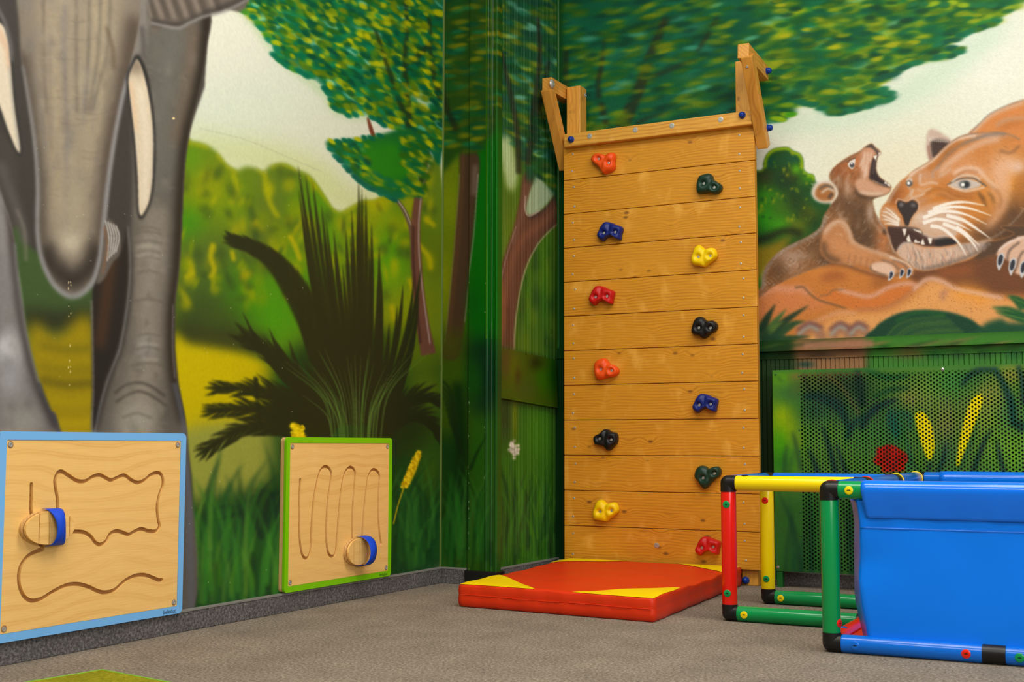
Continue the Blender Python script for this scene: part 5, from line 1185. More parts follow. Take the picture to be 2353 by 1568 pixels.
# carpet skirting with its pale edge strip
def skirt(name, lo, hi, cap_lo, cap_hi):
    o = struct(box(name, lo, hi, M_SKIRT, None, 0.003)); box('edge_strip', cap_lo, cap_hi, M_CAP, o, 0.001)
skirt('baseboard_left', (-2.54, 1.2, 0), (-2.526, 4.19, 0.056), (-2.54, 1.2, 0.056), (-2.5245, 4.19, 0.0625))
skirt('baseboard_corner', (-2.526, 4.181, 0), (-2.419, 4.195, 0.056), (-2.5245, 4.1795, 0.056), (-2.419, 4.195, 0.0625))
skirt('baseboard_niche', (-2.3195, 4.241, 0), (-2.305, 4.79, 0.056), (-2.3195, 4.241, 0.056), (-2.3035, 4.79, 0.0625))
skirt('baseboard_back', (-2.303, 4.76, 0), (0.7, 4.775, 0.05), (-2.303, 4.7585, 0.05), (0.7, 4.775, 0.056))

# ------------------------------------------------------------------ radiator cover: painted steel sheet with punched holes
RC = thing('radiator_cover', 'painted green metal radiator cover with punched round holes under the lion mural', 'radiator cover', (-0.52, 4.74, 0.0))
X0c, X1c, Z0c, Z1c, YC = -1.342, 0.30, 0.062, 0.828, 4.68
XP, ZP0, ZP1 = -1.236, 0.072, 0.812
def flat_uv(name, rects, Y, canvas, mat, parent):
    v, f, uv = [], [], []
    for (x0, x1, z0, z1) in rects:
        k = len(v); v += [(x0, Y, z0), (x1, Y, z0), (x1, Y, z1), (x0, Y, z1)]; f.append((k, k + 1, k + 2, k + 3))
    return from_py(name, v, f, mat, parent, uv=[cuv(canvas, p[0], p[2]) for p in v])
pw, ph = 0.0108, 0.0148
nx = int((X1c - 0.01 - XP) / pw); nz = int((ZP1 - ZP0) / ph)
XPE, ZPE = XP + nx * pw, ZP0 + nz * ph
strip = panel_y('side_plate', C_COVER, YC, X0c, XP, Z0c, Z1c, 0.0015, M_COVER, RC)
a8 = np.array([math.pi / 4 * k + math.pi / 8 for k in range(8)])
rh = 0.0043
inner = np.stack([np.cos(a8) * rh, np.sin(a8) * rh], 1)
sq = np.array([(np.sign(c) * pw / 2 if abs(c) > abs(s) * pw / ph else c / abs(s) * ph / 2, np.sign(s) * ph / 2 if abs(s) * pw / ph >= abs(c) else s / abs(c) * pw / 2) for c, s in zip(np.cos(a8), np.sin(a8))])
corn = np.array([(-pw / 2, -ph / 2), (pw / 2, -ph / 2), (pw / 2, ph / 2), (-pw / 2, ph / 2)])
# outer loop of 12: 8 ray hits plus 4 corners
ang = np.concatenate([np.arctan2(sq[:, 1], sq[:, 0]), np.arctan2(corn[:, 1], corn[:, 0])]); allp = np.concatenate([sq, corn])
order = np.argsort(ang); outer = allp[order]
ioff = np.argsort(np.arctan2(inner[:, 1], inner[:, 0])); inner = inner[ioff]
iang = np.arctan2(inner[:, 1], inner[:, 0]); oang = ang[order]
tmpl_f = []
j = 0
# stitch rings by angle
no, ni = len(outer), 8
io, ii = 0, 0
ia = np.concatenate([iang, iang + 2 * math.pi]); oa = np.concatenate([oang, oang + 2 * math.pi])
while io < no or ii < ni:
    if ii >= ni or (io < no and oa[io + 1] <= ia[ii + 1]):
        tmpl_f.append((io % no, (io + 1) % no, no + ii % ni)); io += 1
    else:
        tmpl_f.append((io % no, no + (ii + 1) % ni, no + ii % ni)); ii += 1
tv = np.concatenate([outer, inner]); nt_ = len(tv)
cells = []
for i in range(nx):
    for k in range(nz + (i % 2)):
        cx_ = XP + (i + .5) * pw; cz_ = ZP0 + (k + (.5 if i % 2 == 0 else 0.0)) * ph
        cells.append((cx_, cz_))
cells = np.array(cells)
V = (cells[:, None, :] + tv[None]).reshape(-1, 2)
V[:, 1] = np.clip(V[:, 1], ZP0, ZPE)
V3 = np.stack([V[:, 0], np.full(len(V), YC), V[:, 1]], 1)
Ff = (np.array(tmpl_f)[None] + (np.arange(len(cells)) * nt_)[:, None, None]).reshape(-1, 3)
perf = from_py('perforated_sheet', V3, [tuple(r) for r in Ff.tolist()], M_COVER, RC, uv=[cuv(C_COVER, a, b) for a, b in V])
perf['label'] = 'green painted sheet with staggered round holes'
flat = flat_uv('sheet_margin', [(XP, X1c, ZPE, Z1c), (XP, X1c, Z0c, ZP0), (XPE, X1c, ZP0, ZPE)], YC, C_COVER, M_COVER, RC)
M_GREENMET = plain('green_metal', (26, 92, 34), 0.4, vary=0.25)
box('top_plate', (X0c, YC + 0.0015, Z1c - 0.003), (X1c, 4.79, Z1c), M_GREENMET, RC)
box('side_frame', (X0c, YC + 0.0018, 0.03), (X0c + 0.003, 4.72, Z1c - 0.004), M_GREENMET, RC)
M_VOID = plain('shade_toned_radiator', (20, 24, 20), 0.6, vary=0.2)  # near-black colour carries the shade behind the punched holes
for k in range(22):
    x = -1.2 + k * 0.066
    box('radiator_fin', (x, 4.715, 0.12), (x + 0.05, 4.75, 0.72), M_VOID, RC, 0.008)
for xx in (X0c + 0.004, -0.62, 0.25):
    box('foot', (xx, YC + 0.003, 0.0), (xx + 0.022, YC + 0.03, Z0c), M_GREENMET, RC, 0.002)
M_CHROME = plain('bright_steel', (206, 204, 198), 0.25, metal=0.9, vary=0.05)
for (px, py, r) in ((1782, 861, .004), (1836, 865, .0035), (1836, 905, .0035), (1837, 989, .0035), (1838, 1037, .0035), (1840, 1178, .0035), (1840, 1232, .0035), (1788, 1304, .006), (2166, 849, .006)):
    p = at_y(px, py, YC)
    lathe('screw', [(r, 0), (r * .95, .0012), (r * .5, .0022), (0.0002, .0024)], p, (0, -1, 0), M_CHROME if r > .0045 else M_GREENMET, RC, 12)
box('joint_strip', (at_y(2166, 900, YC).x - .012, YC - .0008, Z0c), (at_y(2166, 900, YC).x + .012, YC + .0012, Z1c - .01), M_GREENMET, RC) if False else None
# ------------------------------------------------------------------ wooden climbing wall
M_PLANK = wood('varnished_spruce_plank', (216, 148, 36), (166, 98, 14), (240, 178, 74), 'X', 85, flat='Y')
M_POST = wood('spruce_post', (224, 160, 62), (180, 112, 32), (240, 184, 92), 'Z', 60, True, fig=.5)
M_RAIL = wood('spruce_rail', (224, 162, 62), (184, 118, 36), (244, 192, 104), 'X', 60, False)
M_BEAM = wood('spruce_brace', (212, 148, 58), (170, 106, 34), (228, 170, 84), 'Z', 14, False, fig=.3, fibre=.3)
M_STEEL = plain('zinc_screw', (190, 187, 178), 0.35, metal=0.5, vary=0.1)
M_DARKHOLE = plain('screw_recess', (34, 30, 26), 0.6)
M_CAPBLUE = plain('blue_plastic_cap', (10, 52, 140), 0.3, vary=0.1)
YP = 4.66
CW = thing('climbing_wall', 'tall wooden climbing wall of horizontal planks with coloured plastic holds', 'climbing wall', (-1.81, 4.70, 0.0))
zb, zt, npk = 0.063, 1.803, 12
ph_ = (zt - zb) / npk
screw_me = None
def small_screw(p, axis, r, parent, name='screw', h=.0015):
    return lathe(name, [(r, -.001), (r, h * .5), (r * .75, h), (r * .55, h), (r * .45, h * .3), (0.0002, h * .3)], p, axis, M_STEEL, parent, 12)
rnd = random.Random(4)
proto = None
for k in range(npk):
    z0 = zb + k * ph_; z1 = z0 + ph_ - 0.0022
    pl = box('plank', (-2.224, YP, z0), (-1.394 + rnd.uniform(-.001, .001), YP + .021, z1), M_PLANK, CW, 0.0022, 2)
    for xx in (-2.178 + rnd.uniform(-.006, .006), -1.452 + rnd.uniform(-.006, .006)):
        for dz in (.032, ph_ - .036):
            p = Vector((xx + rnd.uniform(-.003, .003), YP, z0 + dz + rnd.uniform(-.005, .005)))
            if proto is None:
                proto = small_screw(p, (0, -1, 0), .0042, pl); p_off = proto.location + wl(pl) - p
            else:
                s = bpy.data.objects.new('screw', proto.data); COL.objects.link(s); s.parent = pl; s.location = p + p_off - wl(pl)
# uprights
box('post', (-2.222, 4.684, 0.0), (-2.158, 4.75, 2.068), M_POST, CW, 0.004)
post_r = box('post', (-1.476, 4.684, 0.0), (-1.412, 4.75, 2.072), M_POST, CW, 0.004)
small_screw(at_y(1345, 219, 4.69), (1, 0, 0), .009, CW, 'bolt_head', .003)
# top rail with bolts
rail = box('top_rail', (-2.209, 4.628, 1.792), (-1.394, 4.66, 1.849), M_RAIL, CW, 0.006, 3)
def bolt(p, axis, r, parent):
    b = lathe('washer_bolt', [(r * 1.15, 0), (r * 1.15, .0012), (r * .9, .0016), (r * .7, .0016), (r * .66, .0026), (r * .42, .0027), (r * .36, .0008), (.0002, .0008)], p, axis, M_STEEL, parent, 20); return b
def cap(p, axis, r, parent):
    return lathe('cap_nut', [(r * 1.05, 0), (r * 1.05, .003), (r * .92, .004), (r * .9, .012), (r * .7, .018), (r * .35, .0205), (.0002, .021)], p, axis, M_CAPBLUE, parent, 20)
for px, py in ((1355, 313), (1460, 299), (1544, 289), (1656, 275)): bolt(at_y(px, py, 4.628), (0, -1, 0), .0095, rail)
for px, py in ((1313, 321), (1706, 265)): cap(at_y(px, py, 4.628), (0, -1, 0), .013, rail)
bolt(at_y(1509, 1254, YP), (0, -1, 0), .0095, CW)
cap(at_y(1714, 1334, 4.684), (0, -1, 0), .014, CW)
# triangular brackets at the top: arm forward from each post, brace back down to the wall's side
def beam(name, p0, p1, w, h, mat, parent, bev=.004):
    """square timber from p0 to p1; w along X, h across in the YZ plane"""
    p0, p1 = Vector(p0), Vector(p1); d = (p1 - p0).normalized(); L = (p1 - p0).length
    x = Vector((1, 0, 0)); y = d.cross(x).normalized()
    bm = bmesh.new(); vs = box_bm(bm, (-w / 2, -h / 2, 0), (w / 2, h / 2, L), bev, 2)
    m = Matrix(((x[0], y[0], d[0], p0[0]), (x[1], y[1], d[1], p0[1]), (x[2], y[2], d[2], p0[2]), (0, 0, 0, 1)))
    for v_ in bm.verts: v_.co = m @ v_.co
    return from_bm(name, bm, mat, parent)
M_ARM = wood('spruce_arm', (222, 156, 62), (176, 110, 36), (240, 182, 94), 'Y', 60, False)
armr = beam('arm', (-1.382, 4.49, 2.046), (-1.382, 4.755, 2.024), .045, .058, M_ARM, CW)
brr = beam('brace', (-1.370, 4.505, 2.030), (-1.370, 4.705, 1.715), .044, .046, M_BEAM, CW)
arml = beam('arm', (-2.25, 4.55, 2.048), (-2.25, 4.755, 2.048), .045, .060, M_ARM, CW)
brl = beam('brace', (-2.25, 4.556, 2.032), (-2.25, 4.735, 1.725), .044, .050, M_BEAM, CW)
def dome(p, axis, r, parent):
    return lathe('domed_bolt', [(r, 0), (r * .96, .003), (r * .75, .007), (r * .4, .0095), (r * .25, .01), (r * .2, .0085), (.0002, .0085)], p, axis, M_STEEL, parent, 24)
dome(at_x(1268, 193, -2.2275), (1, 0, 0), .02, arml)
dome(Vector((-1.4045, 4.535, 2.042)), (-1, 0, 0), .02, armr)
cap(Vector((-1.3595, 4.725, 2.027)), (1, 0, 0), .013, armr)
cap(Vector((-1.348, 4.688, 1.785)), (1, 0, 0), .013, brr)
small_screw(Vector((-1.372, 4.505, 1.985)), (0, -.84, -.53), .005, brr)

# ---- plastic climbing holds, each moulded from its own outline
def C2(*p): return [(1270 + a / 3.136, 320 + b / 3.136) for a, b in p]
def C3(*p): return [(1270 + a / 2.904, 800 + b / 2.904) for a, b in p]
ARCH = ((325, 690), (340, 660), (352, 630), (375, 602), (400, 598), (430, 605), (465, 620), (500, 635), (503, 660), (495, 690), (490, 725), (470, 722), (455, 705), (430, 700), (405, 705), (385, 715), (365, 735), (345, 725), (330, 710))
BLOB = ((1005, 850), (1015, 825), (1025, 790), (1045, 770), (1070, 768), (1090, 785), (1110, 795), (1140, 785), (1165, 788), (1182, 815), (1184, 845), (1165, 870), (1130, 895), (1100, 920), (1075, 918), (1045, 912), (1015, 905), (1003, 880))
arch = lambda dx, dy: (C2(*ARCH), C2((373, 678), (455, 672)), dx, dy)
blob = lambda dx, dy: (C2(*BLOB), C2((1053, 850), (1138, 843)), dx, dy)
HOLDS = [
    ('orange', (236, 84, 22), 'orange heart-shaped climbing hold nearest the top rail', (C2((280, 150), (300, 115), (330, 105), (360, 112), (385, 118), (410, 103), (445, 103), (453, 130), (445, 165), (450, 200), (430, 230), (400, 243), (375, 252), (355, 235), (335, 200), (310, 180)), C2((335, 145), (408, 173)), 0, 0)),
    ('green', (26, 56, 40), 'dark green climbing hold on the second plank from the top', (C2((1045, 310), (1060, 270), (1095, 255), (1130, 250), (1150, 262), (1160, 290), (1185, 308), (1215, 328), (1220, 355), (1200, 385), (1165, 397), (1130, 385), (1090, 392), (1050, 392), (1040, 360)), C2((1093, 322), (1168, 350)), 0, 0)),
    ('blue', (20, 36, 110), 'upper blue arched climbing hold', arch(0, 0)),
    ('yellow', (244, 206, 8), 'upper yellow rounded climbing hold', blob(0, 0)),
    ('red', (196, 24, 24), 'upper red arched climbing hold', arch(1383 - 1402, 680 - 533)),
    ('black', (24, 24, 24), 'upper black rounded climbing hold', (C2((1005, 1370), (1015, 1330), (1030, 1300), (1055, 1282), (1085, 1285), (1105, 1305), (1130, 1312), (1160, 1310), (1185, 1335), (1185, 1365), (1165, 1390), (1135, 1405), (1110, 1430), (1085, 1438), (1060, 1420), (1025, 1412), (1005, 1395)), C2((1057, 1360), (1140, 1362)), 0, 0)),
    ('orange', (236, 84, 22), 'lower orange climbing hold', (C3((282, 110), (300, 85), (330, 72), (355, 72), (372, 95), (390, 112), (415, 118), (440, 148), (432, 175), (405, 192), (375, 195), (345, 205), (315, 212), (292, 200), (283, 160)), C3((325, 143), (397, 152)), 0, 0)),
    ('blue', (20, 36, 110), 'lower blue arched climbing hold', arch(1621 - 1402, 928 - 533)),
    ('black', (24, 24, 24), 'lower black rounded climbing hold', (C3((277, 605), (290, 585), (320, 570), (345, 545), (370, 545), (395, 560), (425, 570), (434, 600), (428, 635), (405, 660), (385, 682), (365, 682), (345, 660), (310, 650), (285, 640)), C3((318, 605), (395, 612)), 0, 0)),
    ('green', (26, 56, 40), 'dark green heart-shaped climbing hold near the play frame', (C3((950, 845), (965, 805), (990, 787), (1020, 790), (1045, 808), (1070, 795), (1105, 793), (1122, 820), (1115, 855), (1085, 875), (1060, 900), (1035, 930), (1015, 940), (990, 920), (975, 890), (955, 870)), C3((1007, 867), (1083, 838)), 0, 0)),
    ('yellow', (244, 206, 8), 'lower yellow rounded climbing hold', blob(1392 - 1618, 1175 - 590)),
    ('red', (196, 24, 24), 'lower red arched climbing hold beside the red tube', arch(1627 - 1402, 1256 - 533)),
]
hold_mats = {}
def make_hold(color, rgb, label, spec):
    pts, scr, dx, dy = spec
    if color not in hold_mats: hold_mats[color] = plain(color + '_hold_plastic', rgb, 0.38, vary=0.08, bump=0.15, bscale=350)
    o2 = catmull([(a + dx, b + dy) for a, b in pts], 4, True)
    P = np.array([(at_y(a, b, YP - .012).x, at_y(a, b, YP - .012).z) for a, b in o2])
    Sx = np.array([(at_y(a + dx, b + dy, YP - .02).x, at_y(a + dx, b + dy, YP - .02).z) for a, b in scr])
    cen = Sx.mean(0) * .5 + P.mean(0) * .5; n = len(P)
    ss = [1.0, 1.02, 1.0, .95, .88, .8, .7, .6, .5, .4, .3, .2, .1]
    hh = [0, .3, .55, .74, .86, .93, .97, 1, 1, 1, 1, 1, 1]
    V, Fc = [], []
    def height(x, z, h):
        base = .036 * h
        for q_ in Sx:
            d2 = (x - q_[0]) ** 2 + (z - q_[1]) ** 2
            base -= .012 * math.exp(-(d2 / .0095 ** 2) ** 1.6) * min(1, h * 1.1)
            base += .003 * math.exp(-((math.sqrt(d2) - .022) / .010) ** 2) * h
        mid = Sx.mean(0); ax_ = (Sx[1] - Sx[0]) / np.linalg.norm(Sx[1] - Sx[0])
        t_ = (np.array((x, z)) - mid) @ ax_
        base -= .006 * math.exp(-(t_ / .009) ** 2) * h
        return max(base, 0.0)
    for s_, h_ in zip(ss, hh):
        for k in range(n):
            x, z = cen + (P[k] - cen) * s_
            V.append((x, YP - height(x, z, h_), z))
    V.append((cen[0], YP - height(cen[0], cen[1], 1), cen[1]))
    m = len(ss)
    for i in range(m - 1):
        for k in range(n): Fc.append((i * n + k, i * n + (k + 1) % n, (i + 1) * n + (k + 1) % n, (i + 1) * n + k))
    for k in range(n): Fc.append(((m - 1) * n + k, (m - 1) * n + (k + 1) % n, m * n))
    Fc.append(tuple(range(n))[::-1])
    o = fix_normals(from_py('climbing_hold', V, Fc, hold_mats[color], CW, smooth=True))
    o['label'] = label
    for q_ in Sx:
        yy = YP - height(q_[0], q_[1], 1) + .001
        lathe('screw', [(.0058, 0), (.0056, .0036), (.0038, .0042), (.003, .002), (.0002, .002)], (q_[0], yy, q_[1]), (0, -1, 0), M_STEEL, o, 14)
        lathe('recess_ring', [(.0092, 0), (.0092, .0022), (.0062, .0022), (.0062, 0)], (q_[0], yy + .0005, q_[1]), (0, -1, 0), M_DARKHOLE, o, 16)
for h_ in HOLDS: make_hold(*h_)
# ------------------------------------------------------------------ wall activity boards (maze grooves with a hand slider)
M_MAPLE = wood('pale_birch_panel', (244, 196, 116), (228, 174, 94), (250, 208, 134), 'Y', 26, False, rough=.35, fig=.3, fibre=.35)
M_PLY = wood('birch_plywood_edge', (220, 176, 112), (164, 118, 66), (236, 200, 140), 'Z', 90, False, fig=.3)
M_STRAP = plain('blue_elastic_strap', (4, 70, 206), 0.55, vary=0.12, bump=0.3, bscale=700)
M_BLUEF = plain('sky_blue_lacquer', (118, 182, 236), 0.35, vary=0.03)
M_GREENF = plain('lime_green_lacquer', (124, 198, 6), 0.35, vary=0.03)
XF = -2.5155
def extrude_x(name, outer, holes, x0, x1, mat, parent, inner_mat=None):
    """polygons given as (y, z) lists, extruded from x0 (back) to x1 (front)"""
    loops = [outer] + holes
    flat = [p for l in loops for p in l]; n = len(flat)
    tris = tessellate_polygon([[Vector((p[0], p[1], 0)) for p in l] for l in loops])
    v = [(x1, p[0], p[1]) for p in flat] + [(x0, p[0], p[1]) for p in flat]
    f = [tuple(t) for t in tris] + [tuple(n + i for i in t)[::-1] for t in tris]
    k = 0
    for l in loops:
        m = len(l)
        for i in range(m): f.append((k + i, k + (i + 1) % m, n + k + (i + 1) % m, n + k + i))
        k += m
    return fix_normals(from_py(name, v, f, mat, parent))
def rrect(y0, y1, z0, z1, r, seg=6):
    out = []
    for cy_, cz_, a0 in ((y1 - r, z1 - r, 0), (y0 + r, z1 - r, 90), (y0 + r, z0 + r, 180), (y1 - r, z0 + r, 270)):
        for k in range(seg + 1):
            a = math.radians(a0 + 90 * k / seg); out.append((cy_ + r * math.cos(a), cz_ + r * math.sin(a)))
    return out
def slot(path, w, sub=5):
    p = catmull(path, sub); d = np.gradient(p, axis=0); d /= np.hypot(d[:, 0], d[:, 1])[:, None]
    nn = np.stack([-d[:, 1], d[:, 0]], 1) * w / 2
    cap1 = [p[-1] + w / 2 * np.array((d[-1] * math.cos(a) + np.array((-d[-1][1], d[-1][0])) * math.sin(a))) for a in np.linspace(math.pi / 2, -math.pi / 2, 7)[1:-1]]
    cap0 = [p[0] + w / 2 * np.array((-d[0] * math.cos(a) - np.array((-d[0][1], d[0][0])) * math.sin(a))) for a in np.linspace(math.pi / 2, -math.pi / 2, 7)[1:-1]]
    pts = list(p + nn) + cap1 + list((p - nn)[::-1]) + cap0
    return [(float(a), float(b)) for a, b in pts]
def wallpt(px, py, X=XF):
    q = at_x(px, py, X); return (q.y, q.z)
def text_mesh(txt, size):
    c = bpy.data.curves.new('lettering', 'FONT'); c.body = txt; c.size = size; c.extrude = 0.0002; c.resolution_u = 3
    o = bpy.data.objects.new('lettering', c); COL.objects.link(o)
    dg = bpy.context.evaluated_depsgraph_get()
    me = bpy.data.meshes.new_from_object(o.evaluated_get(dg))
    COL.objects.unlink(o); bpy.data.objects.remove(o); return me
M_INK = plain('printed_ink', (40, 62, 84), 0.5)
M_GROOVE = wood('routed_groove_floor', (176, 126, 66), (140, 94, 44), (190, 144, 84), 'Y', 60, False, fig=.3)
def board(label, y0, y1, z0, z1, border, fmat, paths, slot_w, disc, ink, strap):
    t = thing('activity_board', label, 'wall game', (-2.54, (y0 + y1) / 2, z0), 'wall activity boards')
    out = rrect(y0, y1, z0, z1, .014)
    inn = rrect(y0 + border, y1 - border, z0 + border, z1 - border, .004, 3)
    extrude_x('backing', rrect(y0 + .001, y1 - .001, z0 + .001, z1 - .001, .013), [], -2.5395, -2.5245, M_PLY, t)
    extrude_x('frame', out, [inn], -2.5245, XF, fmat, t)
    holes = [slot(p, slot_w) for p in paths]
    extrude_x('panel', rrect(y0 + border + .0006, y1 - border - .0006, z0 + border + .0006, z1 - border - .0006, .0035, 3), holes, -2.5235, XF - .0012, M_MAPLE, t)
    extrude_x('groove_floor', rrect(y0 + border, y1 - border, z0 + border, z1 - border, .004, 3), [], -2.5245, -2.5237, M_GROOVE, t)
    e = border + .012
    for yy in (y0 + e, y1 - e):
        for zz in (z0 + e, z1 - e):
            s = lathe('screw', [(.0068, 0), (.0066, .0012), (.0045, .0018), (.004, .0006), (.0002, .0006)], (XF - .0012, yy, zz), (1, 0, 0), M_STEEL, t, 16)
            lathe('screw_cup', [(.0092, 0), (.0088, .0006), (.007, .0004), (.007, 0)], (XF - .0012, yy, zz), (1, 0, 0), M_GROOVE, s, 16)
    me = text_mesh('beleduc', .0165)
    m = Matrix(((0, 0, 1, XF + .0003), (1, 0, 0, y1 - .076), (0, 1, 0, z0 + .0045), (0, 0, 0, 1)))
    me.transform(m); me.materials.clear(); finish('lettering', me, ink, t)
    # slider: oval puck of laminated slats under an elastic strap
    dy, dz, ry, rz, cuts = disc
    def oval(sc, lo=-1e9, hi=1e9):
        pts = [(dy + ry * sc * math.cos(a), dz + rz * sc * math.sin(a)) for a in np.linspace(0, 2 * math.pi, 49)[:-1]]
        if lo < -1e8 and hi > 1e8: return pts
        lo_, hi_ = max(lo, dy - ry * sc * .9995), min(hi, dy + ry * sc * .9995)
        ys = np.linspace(lo_, hi_, 14)
        up = [(y, dz + rz * sc * math.sqrt(max(0, 1 - ((y - dy) / (ry * sc)) ** 2))) for y in ys]
        return up[::-1] + [(y, 2 * dz - z) for y, z in up]
    sl = extrude_x('slider', oval(1.0), [], XF - .0008, XF + .011, M_PLY, t)
    extrude_x('lamination', oval(.985), [], XF + .011, XF + .0135, M_GROOVE, sl)
    bounds = [-1e8] + [dy + c * ry for c in cuts] + [1e8]
    for a, b in zip(bounds[:-1], bounds[1:]):
        a2 = a + .0014 if a > -1e7 else -1e7; b2 = b - .0014 if b < 1e7 else 1e7
        extrude_x('slat', oval(.97, max(a2, dy - ry), min(b2, dy + ry)), [], XF + .0135, XF + .021, M_MAPLE, sl)
    # strap: band arching over the puck, pinched in the middle
    n, wN = 25, 7
    V, Fc = [], []
    for side in (0, 1):
        for i in range(n):
            tt = i / (n - 1); a = math.pi * (tt * 1.12 - .06)
            zc = dz + rz * 1.10 * math.cos(a)
            xc = XF + .004 + strap['h'] * max(0.0, math.sin(max(0, min(math.pi, a)))) ** .75
            w = strap['w'] * (1 - strap['pinch'] * math.sin(math.pi * tt) ** 2)
            yc = dy + strap['off'] + strap['tilt'] * (tt - .5)
            for k in range(wN):
                u = k / (wN - 1) - .5
                V.append((xc - .0012 * side + .003 * math.sin(u * 5 + tt * 4) * math.sin(math.pi * tt), yc + u * w, zc))
    N1 = n * wN
    for i in range(n - 1):
        for k in range(wN - 1):
            q = i * wN + k; Fc.append((q, q + 1, q + wN + 1, q + wN)); q += N1; Fc.append((q + wN, q + wN + 1, q + 1, q))
    for i in range(n - 1):
        for k in (0, wN - 1):
            q = i * wN + k; Fc.append((q, q + wN, N1 + q + wN, N1 + q))
    for k in range(wN - 1):
        for i in (0, n - 1):
            q = i * wN + k; Fc.append((q, q + 1, N1 + q + 1, N1 + q))
    st = fix_normals(from_py('strap', V, Fc, M_STRAP, sl, smooth=True)); st['label'] = 'blue elastic hand strap'
    return t
def B1(*p): return [wallpt(a / 2.5786, 960 + b / 2.5786) for a, b in p]
def B2(*p): return [wallpt(400 + a / 2.6133, 860 + b / 2.6133) for a, b in p]
pathA = B1((188, 395), (186, 470), (184, 540), (190, 585), (200, 650), (225, 730), (260, 775), (225, 790), (170, 820), (130, 870), (113, 930), (118, 1000), (145, 1060), (190, 1086), (250, 1073), (320, 1030), (400, 993), (470, 988), (530, 1005), (580, 1028), (625, 1036), (680, 1022), (740, 970), (800, 938), (860, 933), (910, 950), (940, 963), (962, 962))
pathB = B1((344, 590), (343, 535), (342, 480), (331, 420), (327, 370), (345, 328), (370, 320), (410, 345), (460, 375), (510, 376), (550, 352), (590, 340), (625, 355), (660, 371), (700, 355), (740, 342), (780, 370), (820, 386), (860, 370), (900, 337), (940, 327), (963, 350), (966, 400), (945, 460), (932, 530), (938, 600), (946, 645), (925, 672), (885, 673), (840, 660), (800, 675), (765, 693), (730, 681), (690, 673), (655, 690), (630, 733), (595, 753), (565, 738), (540, 705), (500, 680), (445, 676), (400, 680))
pathC = B2((759, 634), (755, 720), (753, 850), (757, 1000), (770, 1080), (790, 1106), (812, 1092), (822, 1040), (828, 900), (840, 760), (860, 650), (880, 582), (907, 556), (932, 566), (946, 600), (940, 660), (925, 760), (916, 900), (918, 1020), (930, 1078), (950, 1095), (970, 1078), (979, 1000), (990, 850), (1005, 700), (1026, 600), (1052, 562), (1077, 567), (1089, 600), (1082, 700), (1072, 850), (1073, 980), (1085, 1060), (1110, 1085), (1128, 1050), (1132, 975), (1140, 850), (1155, 700), (1170, 612), (1195, 574), (1222, 584), (1235, 620), (1229, 720), (1228, 850), (1235, 950), (1245, 1020))
yb, zb_ = wallpt(424, 1003)[0], 0
b1y1 = wallpt(423.5, 1200)[0]; b1z1 = wallpt(300, 995)[1]; b1z0 = wallpt(210, 1444)[1]
g_y0 = wallpt(656, 1180)[0]; g_y1 = wallpt(900, 1170)[0]; g_z1 = wallpt(780, 1006)[1]; g_z0 = wallpt(780, 1343)[1]
d1 = wallpt(113, 1213, XF + .015); d2 = wallpt(823, 1268, XF + .015)
M_INKG = plain('printed_ink_green', (38, 92, 20), 0.5)
board('large birch maze board with sky blue frame and one winding groove', b1y1 - (g_y1 - g_y0) - .032, b1y1, b1z0, b1z1, .021, M_BLUEF, [pathA, pathB], .0105, (d1[0], d1[1], .080, .043, (-.45, -.05, .75)), M_INK, dict(h=.040, w=.050, pinch=.45, off=.016, tilt=.012))
board('birch maze board with lime green frame and a groove of tall loops', g_y0, g_y1, g_z0, g_z1, .019, M_GREENF, [pathC], .0105, (d2[0], d2[1], .068, .047, (-.5, -.02, .55)), M_INKG, dict(h=.060, w=.050, pinch=.2, off=.028, tilt=-.004))
# ------------------------------------------------------------------ landing mat
M_RED = plain('red_vinyl', (222, 52, 12), 0.42, vary=0.10, bump=0.12, bscale=60)
M_YEL = plain('yellow_vinyl', (252, 214, 0), 0.42, vary=0.06, bump=0.12, bscale=60)
MAT = thing('landing_mat', 'red folding landing mat with four yellow corners at the foot of the climbing wall', 'mat', (-1.79, 4.12, 0.0))
MC = [Vector((-2.112, 3.612)), Vector((-1.404, 3.574)), Vector((-1.468, 4.640)), Vector((-2.192, 4.640))]
MH = 0.076
def mat_xy(u, v):
    return (MC[0] * (1 - u) + MC[1] * u) * (1 - v) + (MC[3] * (1 - u) + MC[2] * u) * v
def mat_top(u, v):
    e = min(u, 1 - u, v * 1.5, (1 - v) * 1.5)
    return MH - .003 * math.exp(-e / .012) + .0022 * math.sin(u * 7 + 1) * math.sin(v * 9) + .0012 * math.sin(v * 31 + u * 5)
n = 40
V, Fc = [], []
for j in range(n + 1):
    for i in range(n + 1):
        u, v_ = i / n, j / n; p = mat_xy(u, v_); V.append((p.x, p.y, mat_top(u, v_)))
for j in range(n):
    for i in range(n): q = j * (n + 1) + i; Fc.append((q, q + 1, q + n + 2, q + n + 1))
bnd = [i for i in range(n + 1)] + [j * (n + 1) + n for j in range(1, n + 1)] + [n * (n + 1) + i for i in range(n - 1, -1, -1)] + [j * (n + 1) for j in range(n - 1, 0, -1)]
prev = bnd; cen = Vector((-1.79, 4.12))
for zf, off in ((.0705, .0022), (.066, .003), (.055, .0055), (.042, .003), (.040, .003), (.026, .0055), (.012, .004), (.003, -.001), (0.0005, -.006)):
    ring = []
    for k, b in enumerate(bnd):
        p = Vector(V[b][:2]); d = (p - cen); d.normalize()
        w = .0018 * math.sin(k * .9) + .0012 * math.sin(k * 2.3)
        p = p + d * (off + w); ring.append(len(V)); V.append((p.x, p.y, zf))
    for k in range(len(bnd)):
        k2 = (k + 1) % len(bnd); Fc.append((prev[k], ring[k], ring[k2], prev[k2]))
    prev = ring
Fc.append(tuple(prev[::-1]))
